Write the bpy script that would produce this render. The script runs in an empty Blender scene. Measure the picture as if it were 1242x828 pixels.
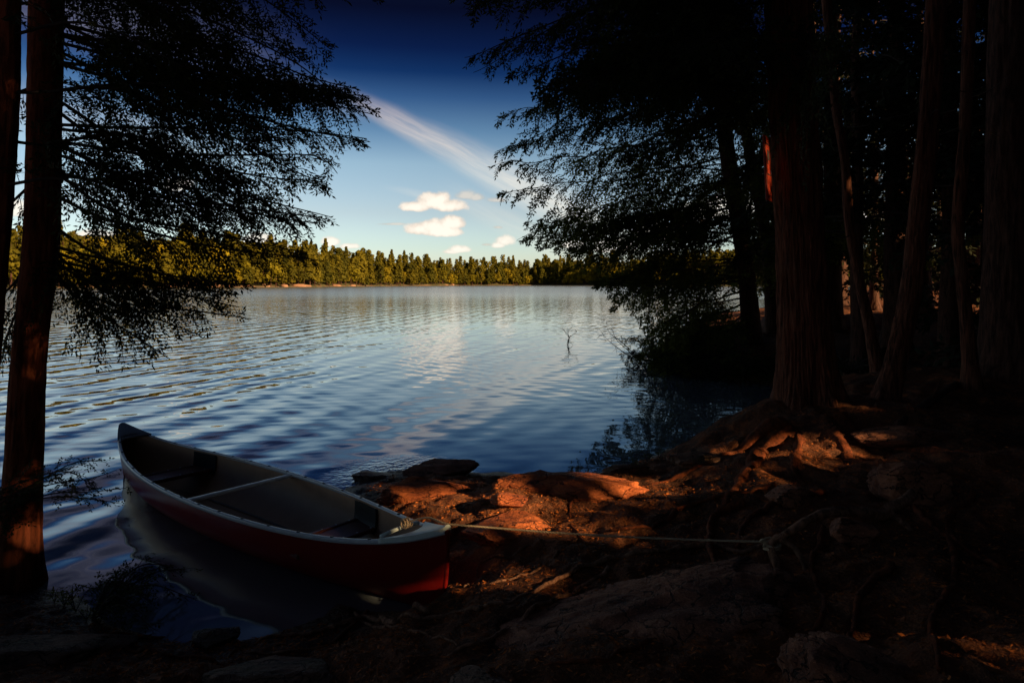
import bpy, math, random
import numpy as np

# ------------------------------------------------------------------ camera, sky, sun, exposure
S = bpy.context.scene
COL = S.collection
F = 828.0            # focal length in photo pixels (photo 1242 x 828)
HY = 343.0           # horizon row
CAMZ = 2.0           # eye height over the lake
cam_d = bpy.data.cameras.new('camera'); cam = bpy.data.objects.new('camera', cam_d); COL.objects.link(cam)
cam.location = (0, 0, CAMZ); cam.rotation_euler = (math.radians(90), 0, 0)
cam_d.lens = F / 1242 * 36; cam_d.sensor_width = 36; cam_d.shift_y = -(414 - HY) / 1242
cam_d.clip_start = 0.05; cam_d.clip_end = 6000
S.camera = cam
SUN_EL = 22.0
SUN_H = np.array([0.80, -0.60]); SUN_H /= np.linalg.norm(SUN_H)
SUN = np.array([SUN_H[0] * math.cos(math.radians(SUN_EL)), SUN_H[1] * math.cos(math.radians(SUN_EL)), math.sin(math.radians(SUN_EL))])
SUN_AZ = math.degrees(math.atan2(SUN_H[0], SUN_H[1]))      # clockwise from +Y
S.view_settings.view_transform = 'Standard'; S.view_settings.look = 'None'
S.view_settings.exposure = 1.15; S.view_settings.gamma = 1.0; S.view_settings.use_curve_mapping = False
S.render.engine = 'CYCLES'
S.cycles.use_denoising = True
S.cycles.max_bounces = 6; S.cycles.diffuse_bounces = 2; S.cycles.glossy_bounces = 3
S.cycles.transmission_bounces = 2; S.cycles.transparent_max_bounces = 4
S.cycles.sample_clamp_indirect = 4.0
S.cycles.caustics_reflective = False; S.cycles.caustics_refractive = False

sd = bpy.data.lights.new('sun', 'SUN'); sun = bpy.data.objects.new('sun', sd); COL.objects.link(sun)
sd.energy = 5.0; sd.angle = math.radians(0.5); sd.color = (1.0, 0.68, 0.34)
from mathutils import Vector, Matrix
sun.rotation_euler = Vector((-SUN[0], -SUN[1], -SUN[2])).to_track_quat('-Z', 'Y').to_euler()

W = bpy.data.worlds.new('World'); S.world = W; W.use_nodes = True
class NT:
    """small helper to write node graphs as expressions"""
    def __init__(s, tree): s.t = tree; s.n = tree.nodes; s.l = tree.links
    def node(s, typ, **kw):
        n = s.n.new(typ)
        for k, v in kw.items(): setattr(n, k, v)
        return n
    def put(s, sock, v):
        if v is None: return
        if hasattr(v, 'is_output'): s.l.new(v, sock)
        else: sock.default_value = v
    def m(s, op, a, b=None, c=None, clamp=False):
        n = s.node('ShaderNodeMath', operation=op, use_clamp=clamp)
        for i, v in enumerate((a, b, c)): s.put(n.inputs[i], v)
        return n.outputs[0]
    def vm(s, op, a, b=None, out=0):
        n = s.node('ShaderNodeVectorMath', operation=op)
        s.put(n.inputs[0], a); s.put(n.inputs[1], b)
        return n.outputs[out]
    def dot(s, a, b): return s.vm('DOT_PRODUCT', a, b, 1)
    def noise(s, vec, scale, detail=2, rough=0.5, dist=0.0):
        n = s.node('ShaderNodeTexNoise'); s.put(n.inputs['Vector'], vec); n.inputs['Scale'].default_value = scale
        n.inputs['Detail'].default_value = detail; n.inputs['Roughness'].default_value = rough; n.inputs['Distortion'].default_value = dist
        return n.outputs[0]
    def smooth(s, v, a, b, lo=0.0, hi=1.0, typ='SMOOTHSTEP'):
        n = s.node('ShaderNodeMapRange', interpolation_type=typ, clamp=True) if typ != 'LINEAR' else s.node('ShaderNodeMapRange', clamp=True)
        s.put(n.inputs['Value'], v)
        for k, x in (('From Min', a), ('From Max', b), ('To Min', lo), ('To Max', hi)): n.inputs[k].default_value = x
        return n.outputs[0]
    def ramp(s, v, stops, interp='LINEAR'):
        n = s.node('ShaderNodeValToRGB'); cr = n.color_ramp; cr.interpolation = interp
        while len(cr.elements) > 1: cr.elements.remove(cr.elements[-1])
        for i, (p, c) in enumerate(stops):
            e = cr.elements[0] if i == 0 else cr.elements.new(p)
            e.position = p; e.color = (*c, 1)
        s.put(n.inputs[0], v); return n.outputs[0]
    def mix(s, f, a, b, typ='MIX'):
        n = s.node('ShaderNodeMix', data_type='RGBA', blend_type=typ)
        s.put(n.inputs[0], f); s.put(n.inputs[6], a if hasattr(a, 'is_output') else (*a, 1)); s.put(n.inputs[7], b if hasattr(b, 'is_output') else (*b, 1))
        return n.outputs[2]
    def comb(s, x, y, z):
        n = s.node('ShaderNodeCombineXYZ')
        for i, v in enumerate((x, y, z)): s.put(n.inputs[i], v)
        return n.outputs[0]
    def sep(s, v):
        n = s.node('ShaderNodeSeparateXYZ'); s.put(n.inputs[0], v); return n.outputs

def build_world():
    N = NT(W.node_tree); bg = N.n['Background']; bg.inputs[1].default_value = 0.1
    sk = N.node('ShaderNodeTexSky', sky_type='NISHITA', sun_disc=False)
    sk.sun_elevation = math.radians(SUN_EL); sk.sun_rotation = math.radians(SUN_AZ)
    d = N.node('ShaderNodeTexCoord').outputs['Generated']
    dx, dy, dz = N.sep(d)
    # a polarised, deep blue evening sky: darker with height
    pol = N.ramp(dz, [(0.0, (.75, .75, .80)), (.03, (.66, .70, .78)), (.052, (.58, .63, .70)), (.10, (.52, .51, .54)), (.17, (.45, .48, .495)), (.215, (.22, .30, .37)), (.26, (.07, .135, .235)),
                      (.292, (.014, .047, .125)), (.323, (.008, .020, .068)), (.37, (.006, .007, .022)), (.42, (.012, .016, .034)), (.5, (.075, .085, .115)), (.75, (.11, .105, .105)), (1.0, (.10, .09, .085))])
    sky = N.mix(1.0, sk.outputs[0], pol, 'MULTIPLY')
    yy = N.m('MAXIMUM', dy, 0.02)
    u = N.m('DIVIDE', dx, yy); v = N.m('DIVIDE', dz, yy)
    uv = N.comb(u, v, 0.0)
    front = N.smooth(dy, 0.1, 0.3)
    P = lambda x, y: ((x - 621) / F, (HY - y) / F)
    # ---- cirrus streaks (a band given by two ends, growing wider)
    def streak(p0, p1, w0, w1, fade0, fade1, amt, seed):
        (a, b), (c, e) = P(*p0), P(*p1)
        L = math.hypot(c - a, e - b); ax, ay = (c - a) / L, (e - b) / L
        rel = N.vm('SUBTRACT', uv, (a, b, 0))
        t = N.m('DIVIDE', N.dot(rel, (ax, ay, 0)), L)
        q = N.dot(rel, (-ay, ax, 0))
        tl = N.m('MULTIPLY', t, L)
        warp = N.noise(N.comb(N.m('MULTIPLY', tl, 9.0), N.m('MULTIPLY', q, 14.0), seed), 1.0, 3)
        q = N.m('ADD', q, N.m('MULTIPLY', N.m('SUBTRACT', warp, 0.5), 0.014))
        wd = N.smooth(t, 0.0, 1.0, w0 / F, w1 / F, 'LINEAR')
        r = N.m('DIVIDE', q, wd)
        band = N.m('MULTIPLY', N.smooth(r, -1.05, 0.0), N.m('SUBTRACT', 1.0, N.smooth(r, -0.1, 1.1)))
        fib = N.noise(N.comb(N.m('MULTIPLY', tl, 7.0), N.m('MULTIPLY', q, 80.0), seed), 1.0, 6, 0.65)
        fib = N.smooth(fib, 0.25, 0.75, 0.35, 1.0)
        ends = N.m('MULTIPLY', N.smooth(t, *fade0), N.m('SUBTRACT', 1.0, N.smooth(t, *fade1)))
        return N.m('MULTIPLY', N.m('MULTIPLY', N.m('MULTIPLY', band, fib), ends), amt)
    cir = streak((400, 105), (655, 236), 13, 33, (-0.1, 0.3), (1.2, 1.7), 0.92, 3.1)
    for st in (streak((530, 185), (760, 285), 18, 34, (0.0, 0.4), (1.1, 1.5), 0.38, 7.7), streak((455, 225), (560, 246), 5, 8, (0.0, 0.5), (0.8, 1.2), 0.30, 1.7),
               streak((520, 222), (720, 318), 16, 30, (0.0, 0.3), (0.9, 1.3), 0.30, 5.2), streak((250, 70), (450, 135), 20, 26, (0, .5), (.8, 1.1), 0.28, 9.4),
               streak((-380, -130), (340, 75), 55, 70, (0, .3), (.75, 1.1), 0.60, 12.4), streak((-300, 60), (300, 190), 40, 45, (0, .3), (.7, 1.1), 0.40, 15.1)):
        cir = N.m('MAXIMUM', cir, st)
    cir = N.m('MULTIPLY', cir, front)
    cir_col = N.ramp(dz, [(0.0, (.84 * 5, .80 * 5, .68 * 5)), (.15, (.82 * 5, .78 * 5, .69 * 5)), (.25, (.50 * 5, .43 * 5, .45 * 5)), (.32, (.17 * 5, .17 * 5, .22 * 5)), (.5, (.16 * 5, .16 * 5, .20 * 5))])
    sky = N.mix(cir, sky, cir_col)
    # ---- cumulus: noisy unions of flat-bottomed puffs
    n1 = N.noise(uv, 26.0, 6, 0.58); n2 = N.noise(N.vm('ADD', uv, (3.3, 1.7, .4)), 60.0, 4, 0.55)
    wob = N.m('ADD', N.m('MULTIPLY', N.m('SUBTRACT', n1, 0.5), 1.5), N.m('MULTIPLY', N.m('SUBTRACT', n2, 0.5), 0.6))
    def puffs(items, sharp, grey):
        best = None; shade = None
        for (x, y, rx, ry) in items:
            a, b = P(x, y)
            rel = N.vm('MULTIPLY', N.vm('SUBTRACT', uv, (a, b, 0)), (F / rx, F / ry, 0))
            X, Y, _ = N.sep(rel)
            Yd = N.m('MULTIPLY', N.m('MINIMUM', Y, 0.0), 1.7)          # flat bases
            Yu = N.m('MAXIMUM', Y, 0.0)
            r = N.m('SQRT', N.m('ADD', N.m('MULTIPLY', X, X), N.m('ADD', N.m('MULTIPLY', Yd, Yd), N.m('MULTIPLY', Yu, Yu))))
            val = N.m('SUBTRACT', 1.0, r)
            best = val if best is None else N.m('SMOOTH_MAX', best, val, 0.25)
        dens = N.smooth(N.m('ADD', best, N.m('MULTIPLY', wob, 0.85)), 0.0, sharp)
        dens = N.m('MULTIPLY', dens, front)
        body = N.smooth(N.m('ADD', best, N.m('MULTIPLY', wob, 1.5)), -0.05, 0.8)
        return dens, N.mix(body, grey, (4.9, 4.55, 3.95))
    main = [(505, 252, 20, 8), (525, 246, 22, 13), (534, 243, 15, 11), (545, 251, 22, 10),
            (508, 279, 17, 10), (525, 277, 20, 11), (548, 272, 20, 11), (533, 281, 30, 9)]
    low = [(557, 303, 18, 7), (545, 306, 12, 5), (612, 293, 15, 10), (604, 298, 10, 6), (401, 294, 14, 8), (424, 299, 16, 5), (318, 291, 24, 13), (338, 300, 16, 8),
           (745, 300, 40, 12), (800, 285, 40, 16), (700, 298, 22, 8), (880, 255, 60, 25), (1040, 270, 60, 20), (120, 288, 40, 12), (215, 225, 26, 12), (20, 255, 30, 16)]
    dim = [(566, 238, 18, 8), (578, 240, 14, 7), (604, 243, 18, 6), (590, 297, 9, 3), (475, 272, 22, 2.5), (604, 276, 8, 3)]
    main = [(x, y, rx * 1.12, ry * 1.2) for x, y, rx, ry in main]
    for items, sharp, grey, amt in ((dim, 0.7, (2.4, 2.1, 1.8), 0.75), (low, 0.45, (3.9, 3.45, 2.95), 0.9), (main, 0.35, (3.7, 3.1, 2.6), 1.0)):
        dn, cc = puffs(items, sharp, grey)
        if items is dim: cc = N.mix(0.55, cc, grey)
        sky = N.mix(N.m('MULTIPLY', dn, amt), sky, cc)
    N.l.new(sky, bg.inputs[0])
build_world()

# ------------------------------------------------------------------ numpy tools
def _h(ix, iy, iz, seed):
    n = (ix * 374761393 + iy * 668265263 + iz * 2147483647 + seed * 1274126177) & 0xffffffff
    n = ((n ^ (n >> 13)) * 1274126177) & 0xffffffff
    n = n ^ (n >> 16)
    return (n & 0xffff) / 32767.5 - 1.0
def vnoise(p, seed=0):
    p = np.asarray(p, float); i = np.floor(p).astype(np.int64); f = p - i; f = f * f * (3 - 2 * f)
    out = 0
    for a in (0, 1):
        for b in (0, 1):
            for c in (0, 1):
                w = (f[:, 0] if a else 1 - f[:, 0]) * (f[:, 1] if b else 1 - f[:, 1]) * (f[:, 2] if c else 1 - f[:, 2])
                out = out + w * _h(i[:, 0] + a, i[:, 1] + b, i[:, 2] + c, seed)
    return out
def fbm(p, seed=0, oct=4, gain=0.5):
    p = np.asarray(p, float); s = 0; a = 1.0
    for k in range(oct):
        s = s + a * vnoise(p * (2.03 ** k), seed + k * 17); a *= gain
    return s
def unit(v): return v / np.maximum(np.linalg.norm(v, axis=-1, keepdims=True), 1e-9)
def catmull(pts, step):
    P = np.asarray(pts, float)
    if len(P) < 3:
        n = max(2, int(np.linalg.norm(P[-1] - P[0]) / step) + 1)
        return P[0] + (P[-1] - P[0]) * np.linspace(0, 1, n)[:, None]
    Q = np.vstack([2 * P[0] - P[1], P, 2 * P[-1] - P[-2]]); out = []
    for k in range(1, len(Q) - 2):
        a, b, c, d = Q[k - 1:k + 3]; n = max(2, int(np.linalg.norm((c - b)[:3]) / step))
        t = np.linspace(0, 1, n, endpoint=False)[:, None]
        out.append(0.5 * (2 * b + (c - a) * t + (2 * a - 5 * b + 4 * c - d) * t ** 2 + (3 * b - a - 3 * c + d) * t ** 3))
    out.append(P[-1:]); return np.vstack(out)
class MB:
    """collects quads / tris and links them as ONE mesh object"""
    def __init__(s): s.V = []; s.Q = []; s.T = []; s.qm = []; s.tm = []; s.n = 0
    def add(s, V, Q=None, T=None, m=0):
        V = np.asarray(V, float); s.V.append(V)
        if Q is not None and len(Q): s.Q.append(np.asarray(Q) + s.n); s.qm.append(np.full(len(Q), m))
        if T is not None and len(T): s.T.append(np.asarray(T) + s.n); s.tm.append(np.full(len(T), m))
        s.n += len(V)
    def mesh(s, name, mats, smooth=True):
        me = bpy.data.meshes.new(name)
        V = np.vstack(s.V) if s.V else np.zeros((0, 3))
        Q = np.vstack(s.Q) if s.Q else np.zeros((0, 4), int); T = np.vstack(s.T) if s.T else np.zeros((0, 3), int)
        nq, nt = len(Q), len(T)
        me.vertices.add(len(V)); me.vertices.foreach_set('co', V.astype(np.float32).ravel())
        me.loops.add(nq * 4 + nt * 3); me.loops.foreach_set('vertex_index', np.concatenate([Q.ravel(), T.ravel()]).astype(np.int32))
        me.polygons.add(nq + nt)
        me.polygons.foreach_set('loop_start', np.concatenate([np.arange(nq) * 4, nq * 4 + np.arange(nt) * 3]).astype(np.int32))
        me.polygons.foreach_set('material_index', np.concatenate([*(s.qm or [np.zeros(0)]), *(s.tm or [np.zeros(0)])]).astype(np.int32))
        me.polygons.foreach_set('use_smooth', np.full(nq + nt, smooth))
        for m in (mats if isinstance(mats, (list, tuple)) else [mats]): me.materials.append(m)
        me.update(calc_edges=True); return me
    def build(s, name, mats, parent=None, smooth=True):
        o = bpy.data.objects.new(name, s.mesh(name, mats, smooth)); COL.objects.link(o)
        if parent is not None: attach(o, parent)
        return o
ORIGIN = {}
def attach(o, parent):
    o.parent = parent
    p = parent
    off = Vector((0, 0, 0))
    while p is not None: off = off + Vector(p.location); p = p.parent
    o.location = (-off[0], -off[1], -off[2])           # meshes are built in world space
def tag(o, label, cat, group=None, kind=None):
    o['label'] = label; o['category'] = cat
    if group: o['group'] = group
    if kind: o['kind'] = kind
    return o
def thing(name, loc, label, cat, group=None):
    o = bpy.data.objects.new(name, None); COL.objects.link(o); o.location = tuple(float(v) for v in loc); o.empty_display_size = .2
    return tag(o, label, cat, group)
def frames(P):
    T = unit(np.gradient(P, axis=0)); ref = np.array([0, 0, 1.0]) if abs(T[0, 2]) < .9 else np.array([1.0, 0, 0])
    U = np.zeros_like(P); u = unit(ref - T[0] * ref.dot(T[0]))
    for k in range(len(P)):
        u = u - T[k] * u.dot(T[k]); u = u / max(np.linalg.norm(u), 1e-9); U[k] = u
    return T, U, np.cross(T, U)
def grid_quads(n, m, wrap=True, off=0):
    i = np.arange(n - 1)[:, None]; j = np.arange(m if wrap else m - 1)[None]; k = (j + 1) % m
    return np.stack([i * m + j + 0 * i, i * m + k, (i + 1) * m + k, (i + 1) * m + j], -1).reshape(-1, 4) + off
def tube(mb, P, R, sides=8, m=0, disp=None, cap=True):
    P = np.asarray(P, float); R = np.broadcast_to(np.asarray(R, float), (len(P),))
    T, U, B = frames(P); a = np.linspace(0, 2 * np.pi, sides, endpoint=False)
    rr = R[:, None] * np.ones(sides)[None]
    D = U[:, None] * np.cos(a)[None, :, None] + B[:, None] * np.sin(a)[None, :, None]
    if disp is not None: rr = disp(P, rr, a, D)
    V = (P[:, None] + D * rr[..., None]).reshape(-1, 3)
    Q = grid_quads(len(P), sides)
    if cap:
        V = np.vstack([V, P[:1], P[-1:]]); n = len(P) * sides; j = np.arange(sides); k = (j + 1) % sides
        Tn = np.vstack([np.stack([k, j, np.full(sides, n)], 1), np.stack([j + n - sides, k + n - sides, np.full(sides, n + 1)], 1)])
        mb.add(V, Q, Tn, m)
    else: mb.add(V, Q, None, m)
def box(mb, c, ax, ay, az, m=0, bev=0.0):
    """box by centre and three half-axis vectors, edges chamfered by bev (a share of the half size)"""
    c, ax, ay, az = (np.asarray(v, float) for v in (c, ax, ay, az))
    pts = []
    for k, (X, Y, Z) in enumerate(((ax, ay, az), (ay, az, ax), (az, ax, ay))):
        for sg in (-1, 1):
            ly = np.linalg.norm(Y); lz = np.linalg.norm(Z)
            for p, q in ((-1, -1), (1, -1), (1, 1), (-1, 1)):
                pts.append(c + sg * X + p * Y * (1 - bev / ly) + q * Z * (1 - bev / lz))
    import bmesh
    bm = bmesh.new()
    for p in pts: bm.verts.new(p)
    r = bmesh.ops.convex_hull(bm, input=bm.verts[:]); bm.verts.index_update(); bm.normal_update()
    V = [v.co[:] for v in bm.verts]; Tn = [[v.index for v in f.verts] for f in bm.faces]
    bm.free(); mb.add(V, None, Tn, m)
def W3(px, py, Y): return np.array([(px - 621) * Y / F, Y, CAMZ - (py - HY) * Y / F])
def pxy(P): return 621 + F * P[..., 0] / np.maximum(P[..., 1], .05), HY + F * (CAMZ - P[..., 2]) / np.maximum(P[..., 1], .05)

# ------------------------------------------------------------------ materials
def mat(name):
    m = bpy.data.materials.new(name); m.use_nodes = True
    N = NT(m.node_tree); b = N.n['Principled BSDF']; b.inputs['Specular IOR Level'].default_value = 0.3
    return m, N, b
def bump(N, b, h, dist=0.01, strength=1.0):
    n = N.node('ShaderNodeBump'); n.inputs['Distance'].default_value = dist; n.inputs['Strength'].default_value = strength
    N.put(n.inputs['Height'], h); N.l.new(n.outputs[0], b.inputs['Normal'])
def pos(N): return N.node('ShaderNodeNewGeometry').outputs['Position']
def plain(name, col, rough=0.6, var=0.25, scale=20, metal=0.0, spec=0.3, bmp=0.0):
    m, N, b = mat(name); n = N.noise(pos(N), scale, 4, .6)
    N.put(b.inputs['Base Color'], N.mix(n, tuple(c * (1 - var) for c in col), tuple(c * (1 + var) for c in col)))
    b.inputs['Roughness'].default_value = rough; b.inputs['Metallic'].default_value = metal; b.inputs['Specular IOR Level'].default_value = spec
    if bmp: bump(N, b, n, bmp)
    return m
def bark_mat(name, c0, c1, vert=3.0, fine=30.0):
    m, N, b = mat(name); p = pos(N)
    q = N.vm('MULTIPLY', p, (fine, fine, vert)); n = N.noise(q, 1.0, 5, .65, .6); n2 = N.noise(p, 2.5, 3)
    col = N.mix(N.smooth(n, .3, .7), c0, c1); col = N.mix(N.m('MULTIPLY', N.smooth(n2, .5, .8), .45), col, (c1[0] * .8, c1[1] * 1.1, c1[2] * 1.2))
    N.put(b.inputs['Base Color'], col); b.inputs['Roughness'].default_value = .9; b.inputs['Specular IOR Level'].default_value = .15
    bump(N, b, N.m('ADD', n, N.m('MULTIPLY', N.noise(p, 140, 3), .25)), .012); return m
def leaf_mat(name, c0, c1, scale=1.5, trans=0.25, objrand=False, c2=None):
    m, N, b = mat(name)
    n = N.noise(pos(N), scale, 3, .6)
    col = N.mix(N.smooth(n, .3, .7), c0, c1)
    if objrand:
        r = N.node('ShaderNodeObjectInfo').outputs['Random']
        col = N.mix(N.smooth(r, .45, 1.0, 0, .8), col, c2)
    N.put(b.inputs['Base Color'], col); b.inputs['Roughness'].default_value = .7; b.inputs['Specular IOR Level'].default_value = .1
    if trans:
        tr = N.node('ShaderNodeBsdfTranslucent'); N.put(tr.inputs['Color'], col); mx = N.node('ShaderNodeMixShader'); mx.inputs[0].default_value = trans
        N.l.new(b.outputs[0], mx.inputs[1]); N.l.new(tr.outputs[0], mx.inputs[2]); N.l.new(mx.outputs[0], N.n['Material Output'].inputs[0])
    return m
M = {}
M['bark'] = bark_mat('furrowed_bark', (.020, .008, .005), (.21, .075, .042))
M['bark_red'] = bark_mat('reddish_hemlock_bark', (.050, .013, .006), (.29, .072, .030), 5, 22)
M['bark_dark'] = bark_mat('shaded_bark', (.016, .007, .005), (.11, .048, .032), 4, 25)  # darker copy of the bark, with shade put into its colour
M['root'] = bark_mat('root_bark', (.034, .010, .005), (.19, .045, .014), 14, 26)
M['root_pale'] = bark_mat('worn_root_bark', (.060, .026, .015), (.34, .16, .095), 14, 26)
M['twig'] = plain('twig_wood', (.030, .019, .014), .8, .4, 12)
M['dry_twig'] = plain('dry_twig_wood', (.055, .035, .025), .8, .4, 12)
M['needle'] = leaf_mat('hemlock_needles', (.018, .027, .010), (.050, .060, .017), 1.2, .3)
M['needle_b'] = leaf_mat('hemlock_needles_lit', (.045, .060, .011), (.15, .155, .028), .9, .5)  # brighter needle copy: the sunlit yellow-green is put into its colour
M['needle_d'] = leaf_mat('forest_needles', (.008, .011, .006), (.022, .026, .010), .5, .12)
M['shoot'] = leaf_mat('young_green_leaves', (.05, .07, .01), (.13, .13, .02), 9, .3)

def ground_mat():
    m, N, b = mat('forest_floor_soil'); p = pos(N)
    a = N.noise(p, 1.1, 5, .6); c = N.noise(p, 9, 5, .65); d = N.noise(p, 60, 4, .6)
    col = N.mix(N.smooth(a, .35, .68), (.050, .019, .010), (.17, .055, .023))
    col = N.mix(N.smooth(c, .48, .72), col, (.30, .085, .026)); col = N.mix(N.m('MULTIPLY', N.smooth(d, .52, .7), .7), col, (.26, .11, .045))
    x, y, z = N.sep(p)
    col = N.mix(N.smooth(z, 0.015, 0.10), N.mix(1.0, col, (.35, .33, .33), 'MULTIPLY'), col)      # damp margin at the water line
    N.put(b.inputs['Base Color'], col); N.put(b.inputs['Roughness'], N.smooth(z, .01, .10, .5, .92)); b.inputs['Specular IOR Level'].default_value = .2
    bump(N, b, N.m('ADD', N.m('MULTIPLY', c, 1.0), N.m('MULTIPLY', d, .35)), .05); return m
M['ground'] = ground_mat()
def rock_mat(name, c0, c1, moss=0.0):
    m, N, b = mat(name); p = pos(N)
    a = N.noise(p, 3.5, 6, .62, .4); d = N.noise(N.vm('MULTIPLY', p, (14, 14, 40)), 1, 5, .65); e = N.noise(p, 90, 3)
    col = N.mix(N.smooth(a, .34, .66), c0, c1); col = N.mix(N.m('MULTIPLY', N.smooth(d, .52, .68), .6), col, tuple(c * .35 for c in c0))
    vo = N.node('ShaderNodeTexVoronoi', feature='DISTANCE_TO_EDGE'); vo.inputs['Scale'].default_value = 4.5; dn = N.node('ShaderNodeTexNoise'); N.put(dn.inputs['Vector'], p); dn.inputs['Scale'].default_value = 5; dn.inputs['Detail'].default_value = 5
    N.put(vo.inputs['Vector'], N.vm('ADD', N.vm('MULTIPLY', p, (.7, 1.1, 2.4)), N.vm('MULTIPLY', dn.outputs[1], (.5, .5, .5))))
    ck = N.smooth(vo.outputs['Distance'], 0, .035); col = N.mix(ck, tuple(c * .25 for c in c0), col)
    col = N.mix(N.m('MULTIPLY', N.smooth(e, .55, .7), .35), col, tuple(min(1, c * 1.7) for c in c1))
    x, y, z = N.sep(p)
    col = N.mix(N.smooth(z, 0.015, 0.09), N.mix(1.0, col, (.3, .28, .28), 'MULTIPLY'), col)
    if moss: col = N.mix(N.m('MULTIPLY', N.smooth(N.noise(p, 5, 4), .5, .62), moss), col, (.035, .045, .01))
    N.put(b.inputs['Base Color'], col); N.put(b.inputs['Roughness'], N.smooth(z, .01, .09, .4, .8)); b.inputs['Specular IOR Level'].default_value = .3
    bump(N, b, N.m('ADD', N.m('MULTIPLY', ck, .5), N.m('ADD', a, N.m('ADD', N.m('MULTIPLY', d, .6), N.m('MULTIPLY', e, .2)))), .045); return m
M['rock_red'] = rock_mat('red_shore_rock', (.21, .045, .014), (.48, .125, .036))
M['rock'] = rock_mat('brown_rock', (.13, .042, .022), (.34, .125, .062))
M['rock_grey'] = rock_mat('grey_brown_rock', (.085, .038, .022), (.22, .105, .06), .35)
M['far_rock'] = plain('far_shore_rock', (.27, .14, .085), .9, .35, .4)
M['litter'] = leaf_mat('dead_needle_litter', (.06, .020, .008), (.50, .14, .03), 25, 0)

def water_mat():
    m, N, b = mat('lake_water'); p = pos(N)
    x, y, z = N.sep(p)
    p2 = N.comb(x, y, 0.0)
    w1 = N.noise(p2, .55, 2); w2 = N.noise(N.vm('ADD', p2, (31, 7, 0)), .35, 2); w3 = N.noise(p2, 1.6, 2)
    def wave(kx, ky, lam, warp, amt):
        ph = N.m('ADD', N.m('MULTIPLY', N.dot(p2, (kx, ky, 0)), 2 * math.pi / lam), N.m('MULTIPLY', warp, amt))
        return N.m('SINE', ph)
    mask_a = N.smooth(N.noise(p2, .18, 2), .36, .62); mask_b = N.smooth(N.noise(N.vm('ADD', p2, (11, 5, 0)), .16, 2), .38, .64)
    h = N.m('MULTIPLY', N.m('MULTIPLY', wave(.93, -.36, .62, w1, 9.0), mask_a), .0058)
    h = N.m('ADD', h, N.m('MULTIPLY', N.m('MULTIPLY', wave(.72, .69, .46, w2, 8.0), mask_b), .0026))
    h = N.m('ADD', h, N.m('MULTIPLY', wave(.99, -.12, .95, w2, 7.0), .0075))
    h = N.m('ADD', h, N.m('MULTIPLY', wave(.15, -.98, .34, w3, 6.0), .0007))
    h = N.m('ADD', h, N.m('MULTIPLY', N.noise(p2, 2.0, 2, .45), .009))
    h = N.m('ADD', h, N.m('MULTIPLY', N.noise(p2, .7, 2, .5), .03))
    calm = N.smooth(N.vm('LENGTH', N.vm('SUBTRACT', p2, (1.6, 7.5, 0)), None, 1), 1.2, 5.5, .38, 1.0)
    mid = N.smooth(N.m('ABSOLUTE', N.m('SUBTRACT', N.m('DIVIDE', x, N.m('MAXIMUM', y, 1.0)), -.08)), .10, .32, .42, 1.0)     # slick lane down the middle of the lake
    left = N.m('MULTIPLY', mid, N.smooth(y, 3.5, 7.5, .55, 1.0))
    fine = N.m('MULTIPLY', N.noise(p2, 14, 2), N.smooth(N.vm('LENGTH', N.vm('SUBTRACT', p2, (-1.15, 7.1, 0)), None, 1), .3, 1.0, .010, 0.0))   # chop against the rocks
    h = N.m('ADD', N.m('MULTIPLY', h, N.m('MULTIPLY', calm, left)), fine)
    b.inputs['Base Color'].default_value = (.115, .135, .150, 1); N.put(b.inputs['Roughness'], N.smooth(y, 12, 160, .02, .22))
    b.inputs['IOR'].default_value = 1.85; b.inputs['Specular IOR Level'].default_value = 1.0
    bump(N, b, h, 1.0); return m
M['water'] = water_mat()

# ------------------------------------------------------------------ terrain
SH = [(-400, 690), (-100, 700), (0, 716), (60, 720), (110, 742), (200, 760), (290, 765), (390, 745), (440, 690), (430, 630), (425, 592), (470, 573), (530, 569), (600, 575), (650, 586), (690, 583), (755, 566),
      (800, 551), (850, 528), (900, 508), (940, 490), (985, 478), (950, 469), (900, 461), (850, 453), (808, 447), (792, 435), (802, 420), (832, 405), (872, 391), (932, 379), (1100, 366), (1500, 359)]
SHORE = np.array([[(x - 621) * (CAMZ * F / (y - HY)) / F, CAMZ * F / (y - HY)] for x, y in SH])
LAND = np.vstack([[(-70, 5.5)], SHORE, [(260, 90), (260, -80), (-70, -80)]])
def shore_dist(X, Y):
    P = np.stack([X, Y], -1).reshape(-1, 2); best = np.full(len(P), 1e9); ins = np.zeros(len(P), bool)
    A = LAND; B = np.roll(LAND, -1, 0)
    for k, (a, b) in enumerate(zip(A, B)):
        ab = b - a; t = np.clip(((P - a) @ ab) / max(ab @ ab, 1e-9), 0, 1); q = a + t[:, None] * ab
        if k <= len(SHORE): best = np.minimum(best, ((P - q) ** 2).sum(1))
        c = (a[1] > P[:, 1]) != (b[1] > P[:, 1])
        with np.errstate(divide='ignore', invalid='ignore'):
            xi = (b[0] - a[0]) * (P[:, 1] - a[1]) / (b[1] - a[1]) + a[0]
        ins ^= c & (P[:, 0] < xi)
    d = np.sqrt(best); return np.where(ins, d, -d)
CAN_A = np.array([-0.39, 4.10]); CAN_B = np.array([-4.05, 7.10])           # canoe ends
CAN_C = (CAN_A + CAN_B) / 2; CAN_L = np.linalg.norm(CAN_A - CAN_B); CAN_D = (CAN_A - CAN_B) / CAN_L; CAN_N = np.array([-CAN_D[1], CAN_D[0]])
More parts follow.
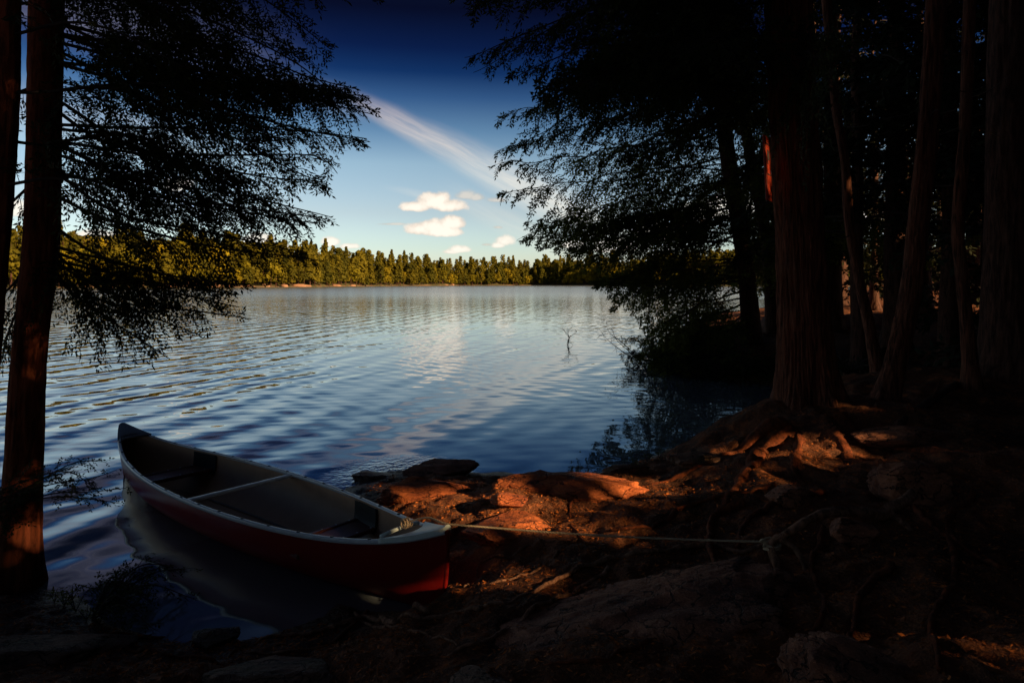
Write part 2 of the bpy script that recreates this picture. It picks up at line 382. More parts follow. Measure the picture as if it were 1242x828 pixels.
def zg(X, Y):
    X = np.asarray(X, float); Y = np.asarray(Y, float); sh = X.shape
    X = X.ravel(); Y = Y.ravel()
    p = np.stack([X, Y, 0 * X], 1)
    d = shore_dist(X, Y) + .14 * fbm(p * 1.3, 5, 3)
    z = np.where(d > 0, .80 * (1 - np.exp(-np.maximum(d, 0) / 3.3)), -0.8 * (1 - np.exp(np.minimum(d, 0) / 1.2)))
    k = np.clip(d / .6, 0, 1)
    r = 1 - np.abs(fbm(p * np.array([.9, 1.6, 1]), 9, 3))
    z = z + k * (.11 * fbm(p * .55, 1, 3) + .055 * (r - .6) + .035 * fbm(p * 3.1, 2, 3)) + np.clip(d / .15, 0.15, 1) * .014 * fbm(p * 11, 3, 3)
    for mx, my, mr, mh in ((3.05, 7.3, 1.0, .30), (5.2, 8.6, 2.0, .36), (3.9, 6.4, .7, .10), (3.6, 4.6, 1.2, .12), (4.5, 13.5, 2.2, .35)): z = z + np.clip(d / .8, 0, 1) * mh * np.exp(-((X - mx) ** 2 + (Y - my) ** 2) / (2 * (mr * .7) ** 2))
    far = np.clip((np.hypot(X, Y) - 14) / 30, 0, 1); z = z + k * far * (1.2 + .9 * fbm(p * .06, 8, 2))
    u = (X - CAN_C[0]) * CAN_D[0] + (Y - CAN_C[1]) * CAN_D[1]; v = (X - CAN_C[0]) * CAN_N[0] + (Y - CAN_C[1]) * CAN_N[1]
    g = np.clip((np.abs(v) - .30 * np.sqrt(np.clip(1 - (u / (CAN_L / 2 + .10)) ** 2, 0, 1)) - .06) / .40, 0, 1); g = np.where(np.abs(u) < CAN_L / 2 + .10, g, 1)
    z = np.where(g < 1, np.minimum(z, -.06 + g * .6), z)
    return z.reshape(sh)
def hit(px, py):
    ys = np.geomspace(1.6, 60, 900); X = (px - 621) * ys / F; Zr = CAMZ - (py - HY) * ys / F
    k = np.argmax(Zr <= zg(X, ys)); return np.array([X[k], ys[k], zg(X[k:k + 1], ys[k:k + 1])[0]])
def build_ground():
    a = np.radians(np.concatenate([np.linspace(-180, -48, 60, endpoint=False), np.linspace(-48, 48, 620), np.linspace(50, 180, 60)]))
    r = np.concatenate([np.linspace(.02, 1.6, 12, endpoint=False), np.geomspace(1.6, 14, 430, endpoint=False), np.geomspace(14, 320, 110)])
    A, R = np.meshgrid(a, r); X = np.sin(A) * R; Y = np.cos(A) * R; Z = zg(X, Y)
    mb = MB(); mb.add(np.stack([X, Y, Z], -1).reshape(-1, 3), grid_quads(len(r), len(a), False)[:, ::-1])
    o = mb.build('ground', M['ground']); o['kind'] = 'structure'
    mb = MB(); n = 160; th = np.linspace(0, 2 * np.pi, n, endpoint=False)
    u = np.cos(th) * (CAN_L / 2 - .16); vv = .20 * np.sign(np.sin(th)) * np.clip(1 - np.abs(np.cos(th)) ** 2.15, 0, 1) ** .92
    ring = CAN_C + u[:, None] * CAN_D + vv[:, None] * CAN_N; circ = np.stack([np.cos(th + math.atan2(CAN_D[1], CAN_D[0])), np.sin(th + math.atan2(CAN_D[1], CAN_D[0]))], 1)
    rings = [ring] + [ring * (1 - f) + (CAN_C + circ * R_) * f for R_, f in ((3, .5), (6, 1), (40, 1), (400, 1), (2600, 1))]
    V = np.stack([np.concatenate([q, np.zeros((n, 1))], 1) for q in rings]).reshape(-1, 3); mb.add(V, grid_quads(len(rings), n)[:, ::-1])
    o = mb.build('water', M['water']); o['kind'] = 'structure'
build_ground()

# far shore
FPX = np.array([-500, -200, 100, 250, 380, 450, 560, 650, 720, 800, 1000, 1300, 1800.]); FY = np.array([230, 260, 285, 305, 355, 440, 520, 545, 500, 455, 400, 350, 330.])
def far_y(px): return np.interp(px, FPX, FY)
def far_z(px, back): return np.minimum(.35, back * .2) + 14 * (1 - np.exp(-np.maximum(back - 2, 0) / 90))
def build_far():
    px = np.linspace(-480, 1780, 500); bk = np.array([-6, -.5, 0, 1, 2, 4, 8, 15, 30, 60, 110, 200, 400, 900.])
    PX, BK = np.meshgrid(px, bk); Y = far_y(PX) + 4 * vnoise(np.stack([PX.ravel() * .05, 0 * PX.ravel(), 0 * PX.ravel()], 1), 4).reshape(PX.shape) + BK; X = (PX - 621) * Y / F
    nz = fbm(np.stack([X.ravel() * .25, Y.ravel() * .25, 0 * X.ravel()], 1), 6, 3).reshape(X.shape)
    Z = np.where(BK < 0, -1.0, far_z(PX, BK) + .6 * np.maximum(nz, -.2) * (BK > 0) * (BK < 20))
    mb = MB(); mb.add(np.stack([X, Y, Z], -1).reshape(-1, 3), grid_quads(len(bk), len(px), False))
    m, N, b = mat('far_shore_soil'); p = pos(N); z = N.sep(p)[2]
    N.put(b.inputs['Base Color'], N.mix(N.smooth(N.m('ADD', z, N.m('MULTIPLY', N.noise(p, .12, 3), 2.2)), 1.1, 1.6), (.17, .095, .05), (.07, .06, .02))); b.inputs['Roughness'].default_value = .95
    o = mb.build('far_hills', m); o['kind'] = 'structure'
build_far()

# ------------------------------------------------------------------ sunlight gaps: light reaches these spots through openings in the canopy
GAPS = []
def gap_px(px, py, r, up=.02):
    GAPS.append((hit(px, py) + np.array([0, 0, up]), r))
for a in ((958, 545, .17), (985, 537, .18), (935, 553, .09), (528, 612, .17), (560, 600, .12), (620, 598, .10), (660, 605, .13), (735, 598, .14), (775, 590, .12), (815, 584, .12), (850, 580, .10), (724, 652, .08), (880, 577, .06), (480, 592, .10), (590, 612, .11), (640, 622, .09), (695, 590, .13), (800, 602, .09), (700, 612, .08), (835, 598, .08), (560, 640, .05), (750, 648, .05), (970, 548, .10), (905, 562, .06), (668, 588, .1)):
    gap_px(*a)
GAPS += [(W3(988, 150, 7.1), .04), (W3(988, 125, 7.1), .04), (np.array([-.36, 4.10, .36]), .08), (np.array([-.36, 4.10, .24]), .07), (W3(388, 628, 4.95), .06),
         *[(W3(x_, y_, 4.4), r_) for x_, y_, r_ in ((46, 392, .03), (40, 415, .03), (45, 440, .025), (37, 462, .03), (33, 500, .02), (36, 560, .025), (28, 585, .035), (36, 610, .03), (22, 630, .04), (32, 655, .035), (14, 672, .04), (28, 695, .04))], (W3(930, 174, 6.93), .12), (W3(931, 192, 6.93), .12), (W3(931, 212, 6.93), .12), (W3(932, 234, 6.93), .12), (W3(1033, 243, 9), .08), (W3(1027, 205, 9), .06), (W3(905, 290, 16.4), .16),
         (W3(1090, 775, 2.9), .05), (W3(12, 120, 4.1), .05), (W3(850, 330, 16.2), .3), (W3(790, 352, 15.6), .22), (W3(872, 372, 16.3), .3), (W3(765, 300, 15), .14), (W3(830, 270, 15.8), .16), (W3(1018, 490, 6.9), .06), (W3(215, 560, 6.6), .02)] + [(W3(545 + 380 * t, 637 + 21 * t, 4.1 - .3 * t), .045) for t in (.3,)]
GP = np.array([g[0] for g in GAPS]); GR = np.array([g[1] * 1.1 for g in GAPS])
def in_gap(P, pad=0.0):
    out = np.zeros(len(P), bool); P = np.asarray(P, float); wob = 1 + .55 * vnoise(P * 5.0, 91) + .3 * vnoise(P * 13.0, 92)     # ragged openings
    for c, r in zip(GP, GR):
        d = P - c; t = d @ SUN; q = ((d - t[:, None] * SUN) ** 2).sum(1)
        out |= (q < ((r * wob) + pad) ** 2) & (t > .03)
    return out

# ------------------------------------------------------------------ hemlock boughs
def bough(path, rng, wood, leaf, r0=.02, side=.75, side_gap=.09, droop=.25, lsize=(.022, .009), lgap=.011, roll=0.0, sub=True, keep=None, carve=True, tip_r=.003, sides=5, wm=0, lm=0, tgap=.05):
    """one limb: curved wood, alternating side branches, twigs and needle pairs"""
    side_gap *= .58; tgap *= .55
    P = catmull(path, .05); seg = np.linalg.norm(np.diff(P, axis=0), axis=1); s = np.concatenate([[0], np.cumsum(seg)]); L = s[-1]
    P = P + .018 * L * np.stack([vnoise(np.stack([s * 1.7, 0 * s + rng.random() * 90, 0 * s], 1), k) for k in range(3)], 1) * np.clip(s / .4, 0, 1)[:, None]
    if keep is not None:
        kp = keep(P); cut = np.nonzero(~kp & (s > .3 * L))[0]
        if len(cut): P, s = P[:max(4, cut[0])], s[:max(4, cut[0])]; L = s[-1]
    tube(wood, P, r0 * (1 - s / L) ** .8 + tip_r, sides, wm)
    T = unit(np.gradient(P, axis=0))
    n = max(3, int(L * .9 / side_gap)); t = np.sort(.10 + .90 * (np.arange(n) + rng.random(n) * .8) / n); t = np.minimum(t, .995)
    idx = np.clip(np.searchsorted(s, t * L), 0, len(P) - 1); b0 = P[idx]; bt = T[idx]
    up = np.array([0, 0, 1.0]); lat = unit(np.cross(bt, up)); nb = np.cross(lat, bt)
    ro = roll + rng.normal(0, .35, n); lat = lat * np.cos(ro)[:, None] + nb * np.sin(ro)[:, None]
    sg = np.where(np.arange(n) % 2 == 0, 1, -1.0)[:, None]
    prof = np.clip((1 - t) ** .75 + .10, 0, 1) * (.4 + .6 * np.clip(t / .3, 0, 1)); ln = side * prof * rng.uniform(.55, 1.15, n)
    an = np.radians(rng.uniform(38, 68, n))[:, None]
    d = unit(bt * np.cos(an) + sg * lat * np.sin(an) + np.array([0, 0, 1.0]) * rng.normal(-.05, .16, n)[:, None])
    dr = droop * rng.uniform(.5, 1.4, n)
    # carriers of needles: start, direction, length, droop, plane normal
    k = 6; sp = np.linspace(0, 1, k)
    SB = b0[:, None] + d[:, None] * (ln[:, None] * sp)[..., None]; SB[..., 2] -= (dr * ln)[:, None] * sp ** 2
    curv = unit(np.cross(d, up)) * rng.normal(0, .12, n)[:, None]; SB = SB + curv[:, None] * (ln[:, None] * sp ** 2)[..., None]
    nrm = unit(np.cross(d, sg * np.cross(d, np.cross(bt, d)) + 1e-6)); nrm = unit(np.cross(d, lat)); nrm = np.where(nrm[:, 2:] < 0, -nrm, nrm)
    ok = np.ones(n, bool)
    if keep is not None: ok = keep(SB[:, 3]) & keep(SB[:, -1])
    if carve: ok &= ~(in_gap(SB[:, 2]) | in_gap(SB[:, 4]) | in_gap(SB[:, 5]))
    SB, ln, d, dr, nrm = SB[ok], ln[ok], d[ok], dr[ok], nrm[ok]; n = len(SB)
    if n == 0: return
    # thin wood of the side branches: 3-sided
    a3 = np.array([0, 2.094, 4.189]); u1 = unit(np.cross(d, up + 1e-3)); u2 = np.cross(d, u1)
    rad = (.0022 + .006 * np.clip(ln, 0, 1))[:, None] * (1 - .8 * sp)[None] * (r0 / .02) ** .5
    V = SB[:, :, None] + (u1[:, None, None] * np.cos(a3)[None, None, :, None] + u2[:, None, None] * np.sin(a3)[None, None, :, None]) * rad[..., None, None]
    q = grid_quads(k, 3); Q = (q[None] + (np.arange(n) * k * 3)[:, None, None]).reshape(-1, 4); wood.add(V.reshape(-1, 3), Q, None, wm)
    C0 = [SB[:, 1]]; CD = [SB[:, -1] - SB[:, 1]]; CN = [nrm]; CDr = [.15 * dr]
    if sub:
        m = max(2, int(np.mean(ln) / tgap)); tt = np.linspace(.18, .97, m)
        f = tt * (k - 1); i0 = np.minimum(f.astype(int), k - 2); fr = (f - i0)[None, :, None]
        Bp = SB[:, i0] * (1 - fr) + SB[:, i0 + 1] * fr; tg = unit(SB[:, i0 + 1] - SB[:, i0])
        la = np.cross(nrm[:, None], tg); sgn = np.where(np.arange(m) % 2 == 0, 1, -1.0)[None, :, None]
        an2 = np.radians(rng.uniform(35, 62, (n, m)))[..., None]
        dd = unit(tg * np.cos(an2) + sgn * la * np.sin(an2) + nrm[:, None] * rng.normal(0, .22, (n, m))[..., None] - np.array([0, 0, 1.0]) * (dr[:, None, None] * .5))
        l2 = (ln[:, None] * .44 * (1 - .72 * tt[None])) * rng.uniform(.5, 1.25, (n, m))
        use = (rng.random((n, m)) < .90) & (l2 > .02)
        C0.append(Bp[use]); CD.append((dd * l2[..., None])[use]); CN.append(np.broadcast_to(nrm[:, None], dd.shape)[use]); CDr.append(np.broadcast_to(dr[:, None], l2.shape)[use] * .6)
        # twig wood as slim triangles
        B_, D_ = C0[-1], CD[-1]; w = unit(np.cross(D_, CN[-1])) * .0016 * (lgap / .011) ** .5
        Vt = np.stack([B_ - w, B_ + w, B_ + D_ * .9], 1).reshape(-1, 3); wood.add(Vt, None, np.arange(len(Vt)).reshape(-1, 3), wm)
    C0 = np.vstack(C0); CD = np.vstack(CD); CN = np.vstack(CN); CDr = np.concatenate(CDr)
    if keep is not None:
        g = keep(C0 + CD); C0, CD, CN, CDr = C0[g], CD[g], CN[g], CDr[g]
    CL = np.linalg.norm(CD, axis=1); cnt = np.maximum(2, (CL / lgap).astype(int))
    ci = np.repeat(np.arange(len(C0)), cnt); st = np.concatenate([[0], np.cumsum(cnt)[:-1]]); j = np.arange(len(ci)) - st[ci]
    tt = (j + .5) / cnt[ci]; p = C0[ci] + CD[ci] * tt[:, None]; p[:, 2] -= CDr[ci] * CL[ci] * tt ** 2
    if carve:
        g = ~in_gap(p, lsize[0] * .4); ci, j, tt, p = ci[g], j[g], tt[g], p[g]
    nl = len(p)
    if nl == 0: return
    tg = unit(CD[ci]); la = np.cross(CN[ci], tg) * np.where(j % 2 == 0, 1, -1.0)[:, None]
    tip = (tt > .93)[:, None]
    ld = unit(np.where(tip, tg + la * .15, tg * .78 + la * .62) + CN[ci] * rng.normal(0, .28, nl)[:, None])
    wv = unit(np.cross(ld, CN[ci] + rng.normal(0, .35, (nl, 3)))); sz = rng.uniform(.7, 1.2, nl)[:, None]
    l, w = lsize
    V = np.stack([p, p + ld * l * .45 * sz + wv * w * .5 * sz, p + ld * l * sz, p + ld * l * .45 * sz - wv * w * .5 * sz], 1).reshape(-1, 3)
    leaf.add(V, np.arange(nl * 4).reshape(-1, 4), None, lm)
def trunk_mesh(name, pts, parent, material, sides=24, step=.05, amp=.008, fu=6.0, fz=1.5, flare=0.0, lobes=5, seed=0, extra=None):
    """pts: x, y, z, radius; bark ridges displaced along the trunk, buttressed base"""
    C = catmull(pts, step); P, R = C[:, :3], C[:, 3]; z0 = P[0, 2]
    def disp(P, rr, a, D):
        h = P[:, 2] - z0; H = h[:, None] * np.ones_like(a)[None]
        ca = np.cos(a)[None] * np.ones_like(H); sa = np.sin(a)[None] * np.ones_like(H)
        q = np.stack([ca.ravel() * fu + .25 * np.sin(H.ravel() * 2), sa.ravel() * fu, H.ravel() * fz], 1)
        n = fbm(q, seed, 4, .55).reshape(rr.shape); n2 = vnoise(q * np.array([2.3, 2.3, 3.5]), seed + 50).reshape(rr.shape)
        rid = 1 - np.abs(n) * 1.6
        out = rr + amp * (rid - .5) + amp * .45 * n2
        if flare:
            lob = .55 + .45 * np.cos(lobes * a + seed + .8 * np.sin(2 * a + seed))[None]
            out = out + flare * np.exp(-np.maximum(h, 0) / (.9 * flare + .08))[:, None] * lob * 1.25
        out = out + rr * .05 * vnoise(np.stack([ca.ravel() * 1.3, sa.ravel() * 1.3, H.ravel() * 1.6], 1), seed + 7).reshape(rr.shape)
        return out
    mb = MB(); tube(mb, P, R, sides, 0, disp)
    if extra: extra(mb)
    return mb.build(name, material, parent)
def tree_path(pts, Y, ztop=None, lean=None):
    """photo px, py, width px at depth Y -> x, y, z, r; goes on above the frame"""
    out = []
    for q in pts:
        px, py, w = q[:3]; y = q[3] if len(q) > 3 else Y
        p = W3(px, py, y); out.append([*p, w * y / F / 2])
    out.sort(key=lambda q: q[2])
    a, b = np.array(out[-2]), np.array(out[-1])
    if ztop:
        dz = ztop - b[2]; d = (b - a) / (b[2] - a[2]); d[:2] = np.clip(d[:2], -.12, .12)
        out.append([b[0] + d[0] * dz * .5, b[1] + d[1] * dz * .5, b[2] + dz * .5, b[3] * .75]); out.append([b[0] + d[0] * dz, b[1] + d[1] * dz, ztop, b[3] * .25])
    g = zg(np.array([out[0][0]]), np.array([out[0][1]]))[0]
    if out[0][2] > g - .1: out.insert(0, [out[0][0] + (out[0][0] - out[1][0]) * .1, out[0][1], g - .18, out[0][3] * 1.03])
    return np.array(out)
def at_z(path, z): return np.array([np.interp(z, path[:, 2], path[:, k]) for k in (0, 1)] + [z])

LPX = np.array([(-900, 700), (-60, 700), (-30, 570), (-12, 545), (2, 478), (10, 395), (60, 408), (95, 424), (120, 452), (135, 466), (150, 452), (175, 455), (190, 425), (215, 412), (245, 412), (268, 407), (285, 384), (300, 368), (315, 400),
                (330, 385), (345, 335), (362, 285), (380, 302), (392, 308), (402, 262), (425, 222), (442, 200), (455, 130), (470, 70), (520, 60), (545, 90), (570, 150), (612, 150), (630, 60), (900, 0)])
RPX = np.array([(-900, 380), (-60, 470), (-8, 522), (4, 548), (30, 572), (68, 556), (88, 566), (108, 606), (118, 640), (127, 655), (133, 604), (146, 594), (165, 606), (185, 590), (202, 588), (225, 592), (250, 606), (270, 618), (292, 622), (302, 648),
                (312, 686), (328, 704), (348, 718), (366, 732), (376, 742), (384, 768), (398, 776), (412, 772), (425, 752), (440, 760), (470, 790), (600, 860)])
def keep_left(p):
    x, y = pxy(p); j = 9 * vnoise(p * 7.0, 77)
    return (p[:, 1] < 1.2) | (x + j < np.interp(y, LPX[:, 0], LPX[:, 1]))
def keep_right(p):
    x, y = pxy(p); j = 9 * vnoise(p * 6.0, 78)
    return (p[:, 1] < 1.2) | (x + j > np.interp(y, RPX[:, 0], RPX[:, 1]))

def add_limb(root, path, rng, leafmat='needle', woodmat='twig', **kw):
    w = MB(); f = MB(); bough(path, rng, w, f, **kw)
    o = w.build('limb', M[woodmat], root)
    if f.n:
        fo = f.build('foliage', M[leafmat], None, smooth=False); fo.parent = o
    return o

# ---- left hemlock
rng = np.random.default_rng(11)
PL = tree_path([(18, 722, 62), (23, 660, 50), (27, 600, 42), (32, 480, 38), (39, 400, 37), (50, 300, 38), (53, 200, 36), (55, 100, 36), (57, 0, 36)], 4.5, 12)
LT = thing('hemlock_tree', at_z(PL, PL[1, 2]), 'reddish hemlock at the left water edge with drooping boughs over the lake', 'tree')
trunk_mesh('trunk', PL, LT, M['bark_red'], 72, .025, .0065, 5, 2.2, .07, 5, 3)
def limb_px(pts): return [W3(*p) for p in pts]
left_limbs = [
    [(57, -260, 4.5), (220, -140, 4.7), (380, -40, 5.0), (478, -8, 5.2)],
    [(56, -120, 4.5), (190, -60, 4.9), (330, 5, 5.4), (408, 62, 5.7)],
    [(56, -40, 4.5), (200, 0, 4.4), (330, 60, 4.5), (405, 112, 4.6)],
    [(56, 25, 4.5), (190, 62, 4.8), (330, 100, 5.2), (462, 138, 5.5)],
    [(55, 70, 4.5), (180, 110, 4.5), (320, 150, 4.6), (448, 176, 4.8)],
    [(54, 125, 4.5), (140, 180, 4.6), (260, 190, 4.9), (380, 186, 5.2), (418, 214, 5.3)],
    [(54, 165, 4.5), (160, 215, 4.7), (290, 238, 5.0), (405, 264, 5.3)],
    [(53, 200, 4.5), (150, 255, 4.4), (260, 280, 4.4), (360, 300, 4.5)],
    [(52, 228, 4.5), (150, 275, 4.8), (270, 300, 5.2), (395, 316, 5.6)],
    [(50, 262, 4.5), (120, 310, 4.6), (210, 332, 4.8), (335, 345, 5.2)],
    [(48, 290, 4.5), (120, 345, 4.5), (200, 372, 4.7), (306, 388, 4.9)],
    [(46, 315, 4.5), (100, 365, 4.4), (150, 400, 4.5), (205, 436, 4.6)],
    [(46, 325, 4.5), (110, 360, 4.9), (190, 385, 5.1), (260, 410, 5.2)],
    [(52, 210, 4.5), (0, 260, 4.4), (-60, 320, 4.3)], [(48, 300, 4.5), (10, 350, 4.5), (-50, 400, 4.5)], [(46, 330, 4.5), (16, 390, 4.6), (2, 440, 4.6)],
    [(54, 100, 4.5), (-20, 130, 4.5), (-120, 190, 4.5)], [(56, 0, 4.5), (-40, 20, 4.4), (-140, 70, 4.3)]]
for k, pts in enumerate(left_limbs):
    add_limb(LT, limb_px(pts), rng, r0=.010 if k < 9 else .008, side=.66 if k < 9 else .5, side_gap=.072, droop=.38, lsize=(.038, .0135), lgap=.0155, roll=rng.normal(0, .25) + (.35 if k % 2 else -.25), keep=keep_left)
for k in range(18):       # boughs of the upper crown
    z = rng.uniform(2.5, 5.6); b = at_z(PL, z); az = rng.uniform(-1.5, 1.5); L = rng.uniform(1.3, 2.5); d = np.array([math.cos(az), math.sin(az) * .9, 0])
    add_limb(LT, [b, b + d * L * .5 + [0, 0, -.02 * L], b + d * L + [0, 0, -.22 * L]], rng, r0=.009, side=.6, side_gap=.08, droop=.38, roll=rng.normal(0, .5), keep=keep_left, lsize=(.040, .014), lgap=.017)
for k in range(6):       # low boughs over the water
    px1, py1 = rng.uniform(120, 305), 0; py1 = 345 + rng.uniform(0, 1) * (95 if px1 < 215 else 45); Ym = rng.uniform(4.3, 5.2)
    add_limb(LT, limb_px([(46, rng.uniform(285, 330), 4.5), ((46 + px1) / 2, (315 + py1) / 2 + rng.uniform(-8, 12), (4.5 + Ym) / 2), (px1, py1, Ym)]), rng, r0=.008, side=.5, side_gap=.07, droop=.38, roll=rng.normal(0, .4), keep=keep_left, lsize=(.038, .0135), lgap=.0155)
for k in range(11):       # outer boughs
    py1 = rng.uniform(95, 290); px1 = float(np.interp(py1, LPX[:, 0], LPX[:, 1])) - rng.uniform(0, 30); Ym = rng.uniform(4.4, 5.6)
    add_limb(LT, limb_px([(54, py1 - rng.uniform(60, 120), 4.5), ((54 + px1) / 2, py1 - rng.uniform(15, 50), (4.5 + Ym) / 2), (px1, py1, Ym)]), rng, r0=.009, side=.6, side_gap=.072, droop=.38, roll=rng.normal(0, .4), keep=keep_left, lsize=(.038, .0135), lgap=.0155)
# ---- second trunk at the left edge
PL2 = tree_path([(-62, 730, 40), (-25, 500, 32), (-7, 320, 28), (2, 200, 28), (8, 80, 28), (10, 0, 27)], 4.1, 10)
LT2 = thing('hemlock_tree', at_z(PL2, PL2[1, 2]), 'slender red-barked trunk cut by the left edge of the picture beside the larger hemlock', 'tree')
trunk_mesh('trunk', PL2, LT2, M['bark_red'], 48, .03, .005, 5, 2.5, .05, 4, 8)
for pts in ([(-70, 655, 4.0), (-10, 612, 4.0), (60, 590, 4.15), (112, 582, 4.3), (143, 572, 4.4)], [(-70, 668, 4.0), (-10, 628, 4.05), (50, 606, 4.2), (105, 606, 4.3), (146, 612, 4.4)], [(-60, 640, 4.0), (0, 610, 4.1), (40, 585, 4.2), (90, 560, 4.4), (128, 560, 4.5)], [(-70, 662, 4.1), (0, 620, 4.2), (60, 600, 4.3), (110, 596, 4.4), (150, 590, 4.5)], [(-70, 650, 3.95), (-5, 600, 4.0), (45, 578, 4.1), (85, 572, 4.2), (118, 596, 4.25)]):
    add_limb(LT2, limb_px(pts), rng, r0=.005, side=.30, side_gap=.05, droop=.15, keep=None, lsize=(.021, .011), lgap=.009, tip_r=.0018, tgap=.04)
for k in range(18):
    z = rng.uniform(2.4, 5.6); b = at_z(PL2, z); az = rng.uniform(-.6, 2.2); L = rng.uniform(1.0, 1.9); d = np.array([math.cos(az), math.sin(az), 0])
    add_limb(LT2, [b, b + d * L * .5, b + d * L + [0, 0, -.25 * L]], rng, r0=.008, side=.5, side_gap=.08, droop=.38, roll=rng.normal(0, .5), keep=keep_left, lsize=(.040, .014), lgap=.017)

# ---- great tree on the right bank
rng = np.random.default_rng(21)
PM = tree_path([(983, 512, 70), (980, 470, 61), (976, 400, 57), (970, 300, 54), (965, 200, 53), (960, 100, 52), (956, 0, 52)], 7.2, 15)
MT = thing('pine_tree', at_z(PM, PM[1, 2]), 'massive furrowed trunk carrying the orange board, roots spreading over the right bank', 'tree')
trunk_mesh('trunk', PM, MT, M['bark'], 240, .02, .026, 10, 1.3, .22, 6, 2)
def root_px(pts, r0, r1, seed, lift=.25, name='root', parent=None, sides=12, m='root'):
    Q = []
    for q in pts:
        if len(q) == 2: h = hit(*q); h = h + np.array([0, 0, lift * r0])
        else: h = W3(*q)
        Q.append(h)
    P = catmull(Q, .03); s = np.linspace(0, 1, len(P)); R = r0 + (r1 - r0) * s
    if len(pts[0]) == 2: P[:, 2] = zg(P[:, 0], P[:, 1]) + lift * R
    P = P + .012 * np.stack([vnoise(np.stack([s * 14, 0 * s + seed, 0 * s], 1), seed + k) for k in range(3)], 1)
    R = R * (1 + .10 * vnoise(np.stack([s * 18, 0 * s, 0 * s + seed], 1), seed))
    def disp(P, rr, a, D):
        ca = np.stack([np.cos(a)[None] * 2.2 + 0 * rr, np.sin(a)[None] * 2.2 + 0 * rr, np.arange(len(P))[:, None] * .09 + 0 * rr], -1).reshape(-1, 3)
        return rr * (1 + .30 * fbm(ca, seed, 4).reshape(rr.shape))
    mb = MB(); tube(mb, P, R, sides, 0, disp); return mb.build(name, M[m], parent)
big_roots = [([(962, 520), (930, 545), (905, 575), (885, 605), (865, 640), (858, 655)], .085, .03), ([(955, 512), (915, 532), (880, 552), (840, 570), (800, 585), (765, 592)], .075, .02),
             ([(1015, 505), (1060, 535), (1110, 545), (1170, 548), (1240, 560)], .08, .03),
             ([(1010, 520), (1040, 560), (1090, 570), (1150, 575), (1210, 592)], .06, .02), ([(970, 530), (965, 560), (985, 590), (1030, 600), (1070, 606)], .055, .02)]
for k, (p, a, b) in enumerate(big_roots): root_px(p, a, b * .7, k + 3, -.35, parent=MT)
# ground roots running to the canoe and the arched root that holds the rope
KNOT = W3(934, 657, 3.80)
more_roots = [([(940, 660), (900, 672), (850, 662), (790, 672), (740, 678), (700, 690), (660, 715), (620, 730), (585, 738)], .020, .010), ([(700, 655), (676, 672), (655, 690), (625, 702), (590, 712)], .012, .006),
              ([(858, 655), (880, 690), (930, 700), (945, 745), (900, 768), (860, 772)], .02, .010), ([(585, 738), (545, 745), (500, 748), (450, 752), (400, 762)], .014, .008),
              ([(430, 745), (470, 762), (520, 770), (560, 790)], .012, .006), ([(480, 757), (440, 752), (380, 770), (320, 775), (270, 800)], .018, .008), ([(250, 770), (190, 775), (140, 770), (90, 790)], .014, .007),
              ([(860, 745), (820, 770), (740, 800), (660, 806)], .016, .008), ([(1080, 690), (1050, 720), (1035, 760), (1030, 800)], .022, .010), ([(700, 600), (690, 625), (700, 650), (730, 668)], .012, .006),
              ([(905, 615), (870, 625), (860, 655), (868, 690), (900, 715)], .026, .012), ([(1000, 600), (960, 610), (920, 625), (900, 645), (895, 670)], .024, .010), ([(1100, 610), (1130, 640), (1160, 660), (1210, 690)], .024, .012),
              ([(1000, 640), (985, 690), (1000, 730), (980, 780), (930, 815)], .020, .010), ([(1180, 600), (1150, 640), (1160, 700), (1130, 760), (1140, 815)], .022, .012), ([(740, 690), (700, 720), (640, 745), (600, 775), (540, 800)], .016, .008),
              ([(940, 590), (890, 600), (830, 615), (780, 640), (740, 645)], .02, .008), ([(520, 745), (470, 740), (420, 765), (360, 790), (300, 790)], .016, .008), ([(640, 660), (610, 675), (580, 690), (565, 715)], .010, .005), ([(120, 775), (180, 790), (240, 800), (300, 815)], .014, .007)]
for k, (p, a, b) in enumerate(more_roots): root_px(p, a, b, k + 23, .45, parent=MT, sides=8, m='root_pale' if k in (0, 1, 3, 4, 5, 15, 17, 18) else 'root')
arch = [[(1110, 600, 4.4), (1068, 624, 4.2), (1020, 620, 4.0), (975, 635, 3.86), (945, 650, 3.80), (934, 658, 3.80), (940, 682, 3.72), (952, 712, 3.66), (948, 745, 3.60), (920, 772, 3.52)],
        [(1075, 620, 4.25), (1102, 640, 4.1), (1104, 672, 4.0), (1082, 700, 3.85), (1052, 722, 3.7), (1030, 752, 3.55)], [(940, 652, 3.8), (968, 668, 3.74), (976, 700, 3.7), (966, 730, 3.62)]]
for k, p in enumerate(arch): root_px(p, (.034, .022, .018)[k], (.022, .013, .01)[k], 60 + k, parent=MT, m='root_pale')
m_limbs = [[(955, -150, 7.2), (820, -90, 7.0), (680, -30, 6.8), (545, 0, 6.7)], [(956, -60, 7.2), (830, -20, 7.4), (700, 20, 7.6), (560, 66, 7.8)], [(956, 0, 7.2), (840, 20, 6.9), (730, 50, 6.6), (612, 100, 6.5)],
           [(957, 40, 7.2), (850, 50, 7.5), (740, 80, 8.0), (650, 118, 8.3)], [(955, -220, 7.2), (800, -170, 7.4), (660, -100, 7.6), (550, -20, 7.8)], [(958, 70, 7.2), (880, 85, 6.9), (800, 120, 6.7), (720, 165, 6.6)],
           [(960, 110, 7.2), (890, 130, 7.6), (810, 160, 8.0), (730, 200, 8.4)]]
for k, pts in enumerate(m_limbs):
    add_limb(MT, limb_px(pts), rng, r0=.015, side=.9, side_gap=.09, droop=.45, roll=rng.normal(0, .3), keep=keep_right, lsize=(.054, .020), lgap=.022, tgap=.055)
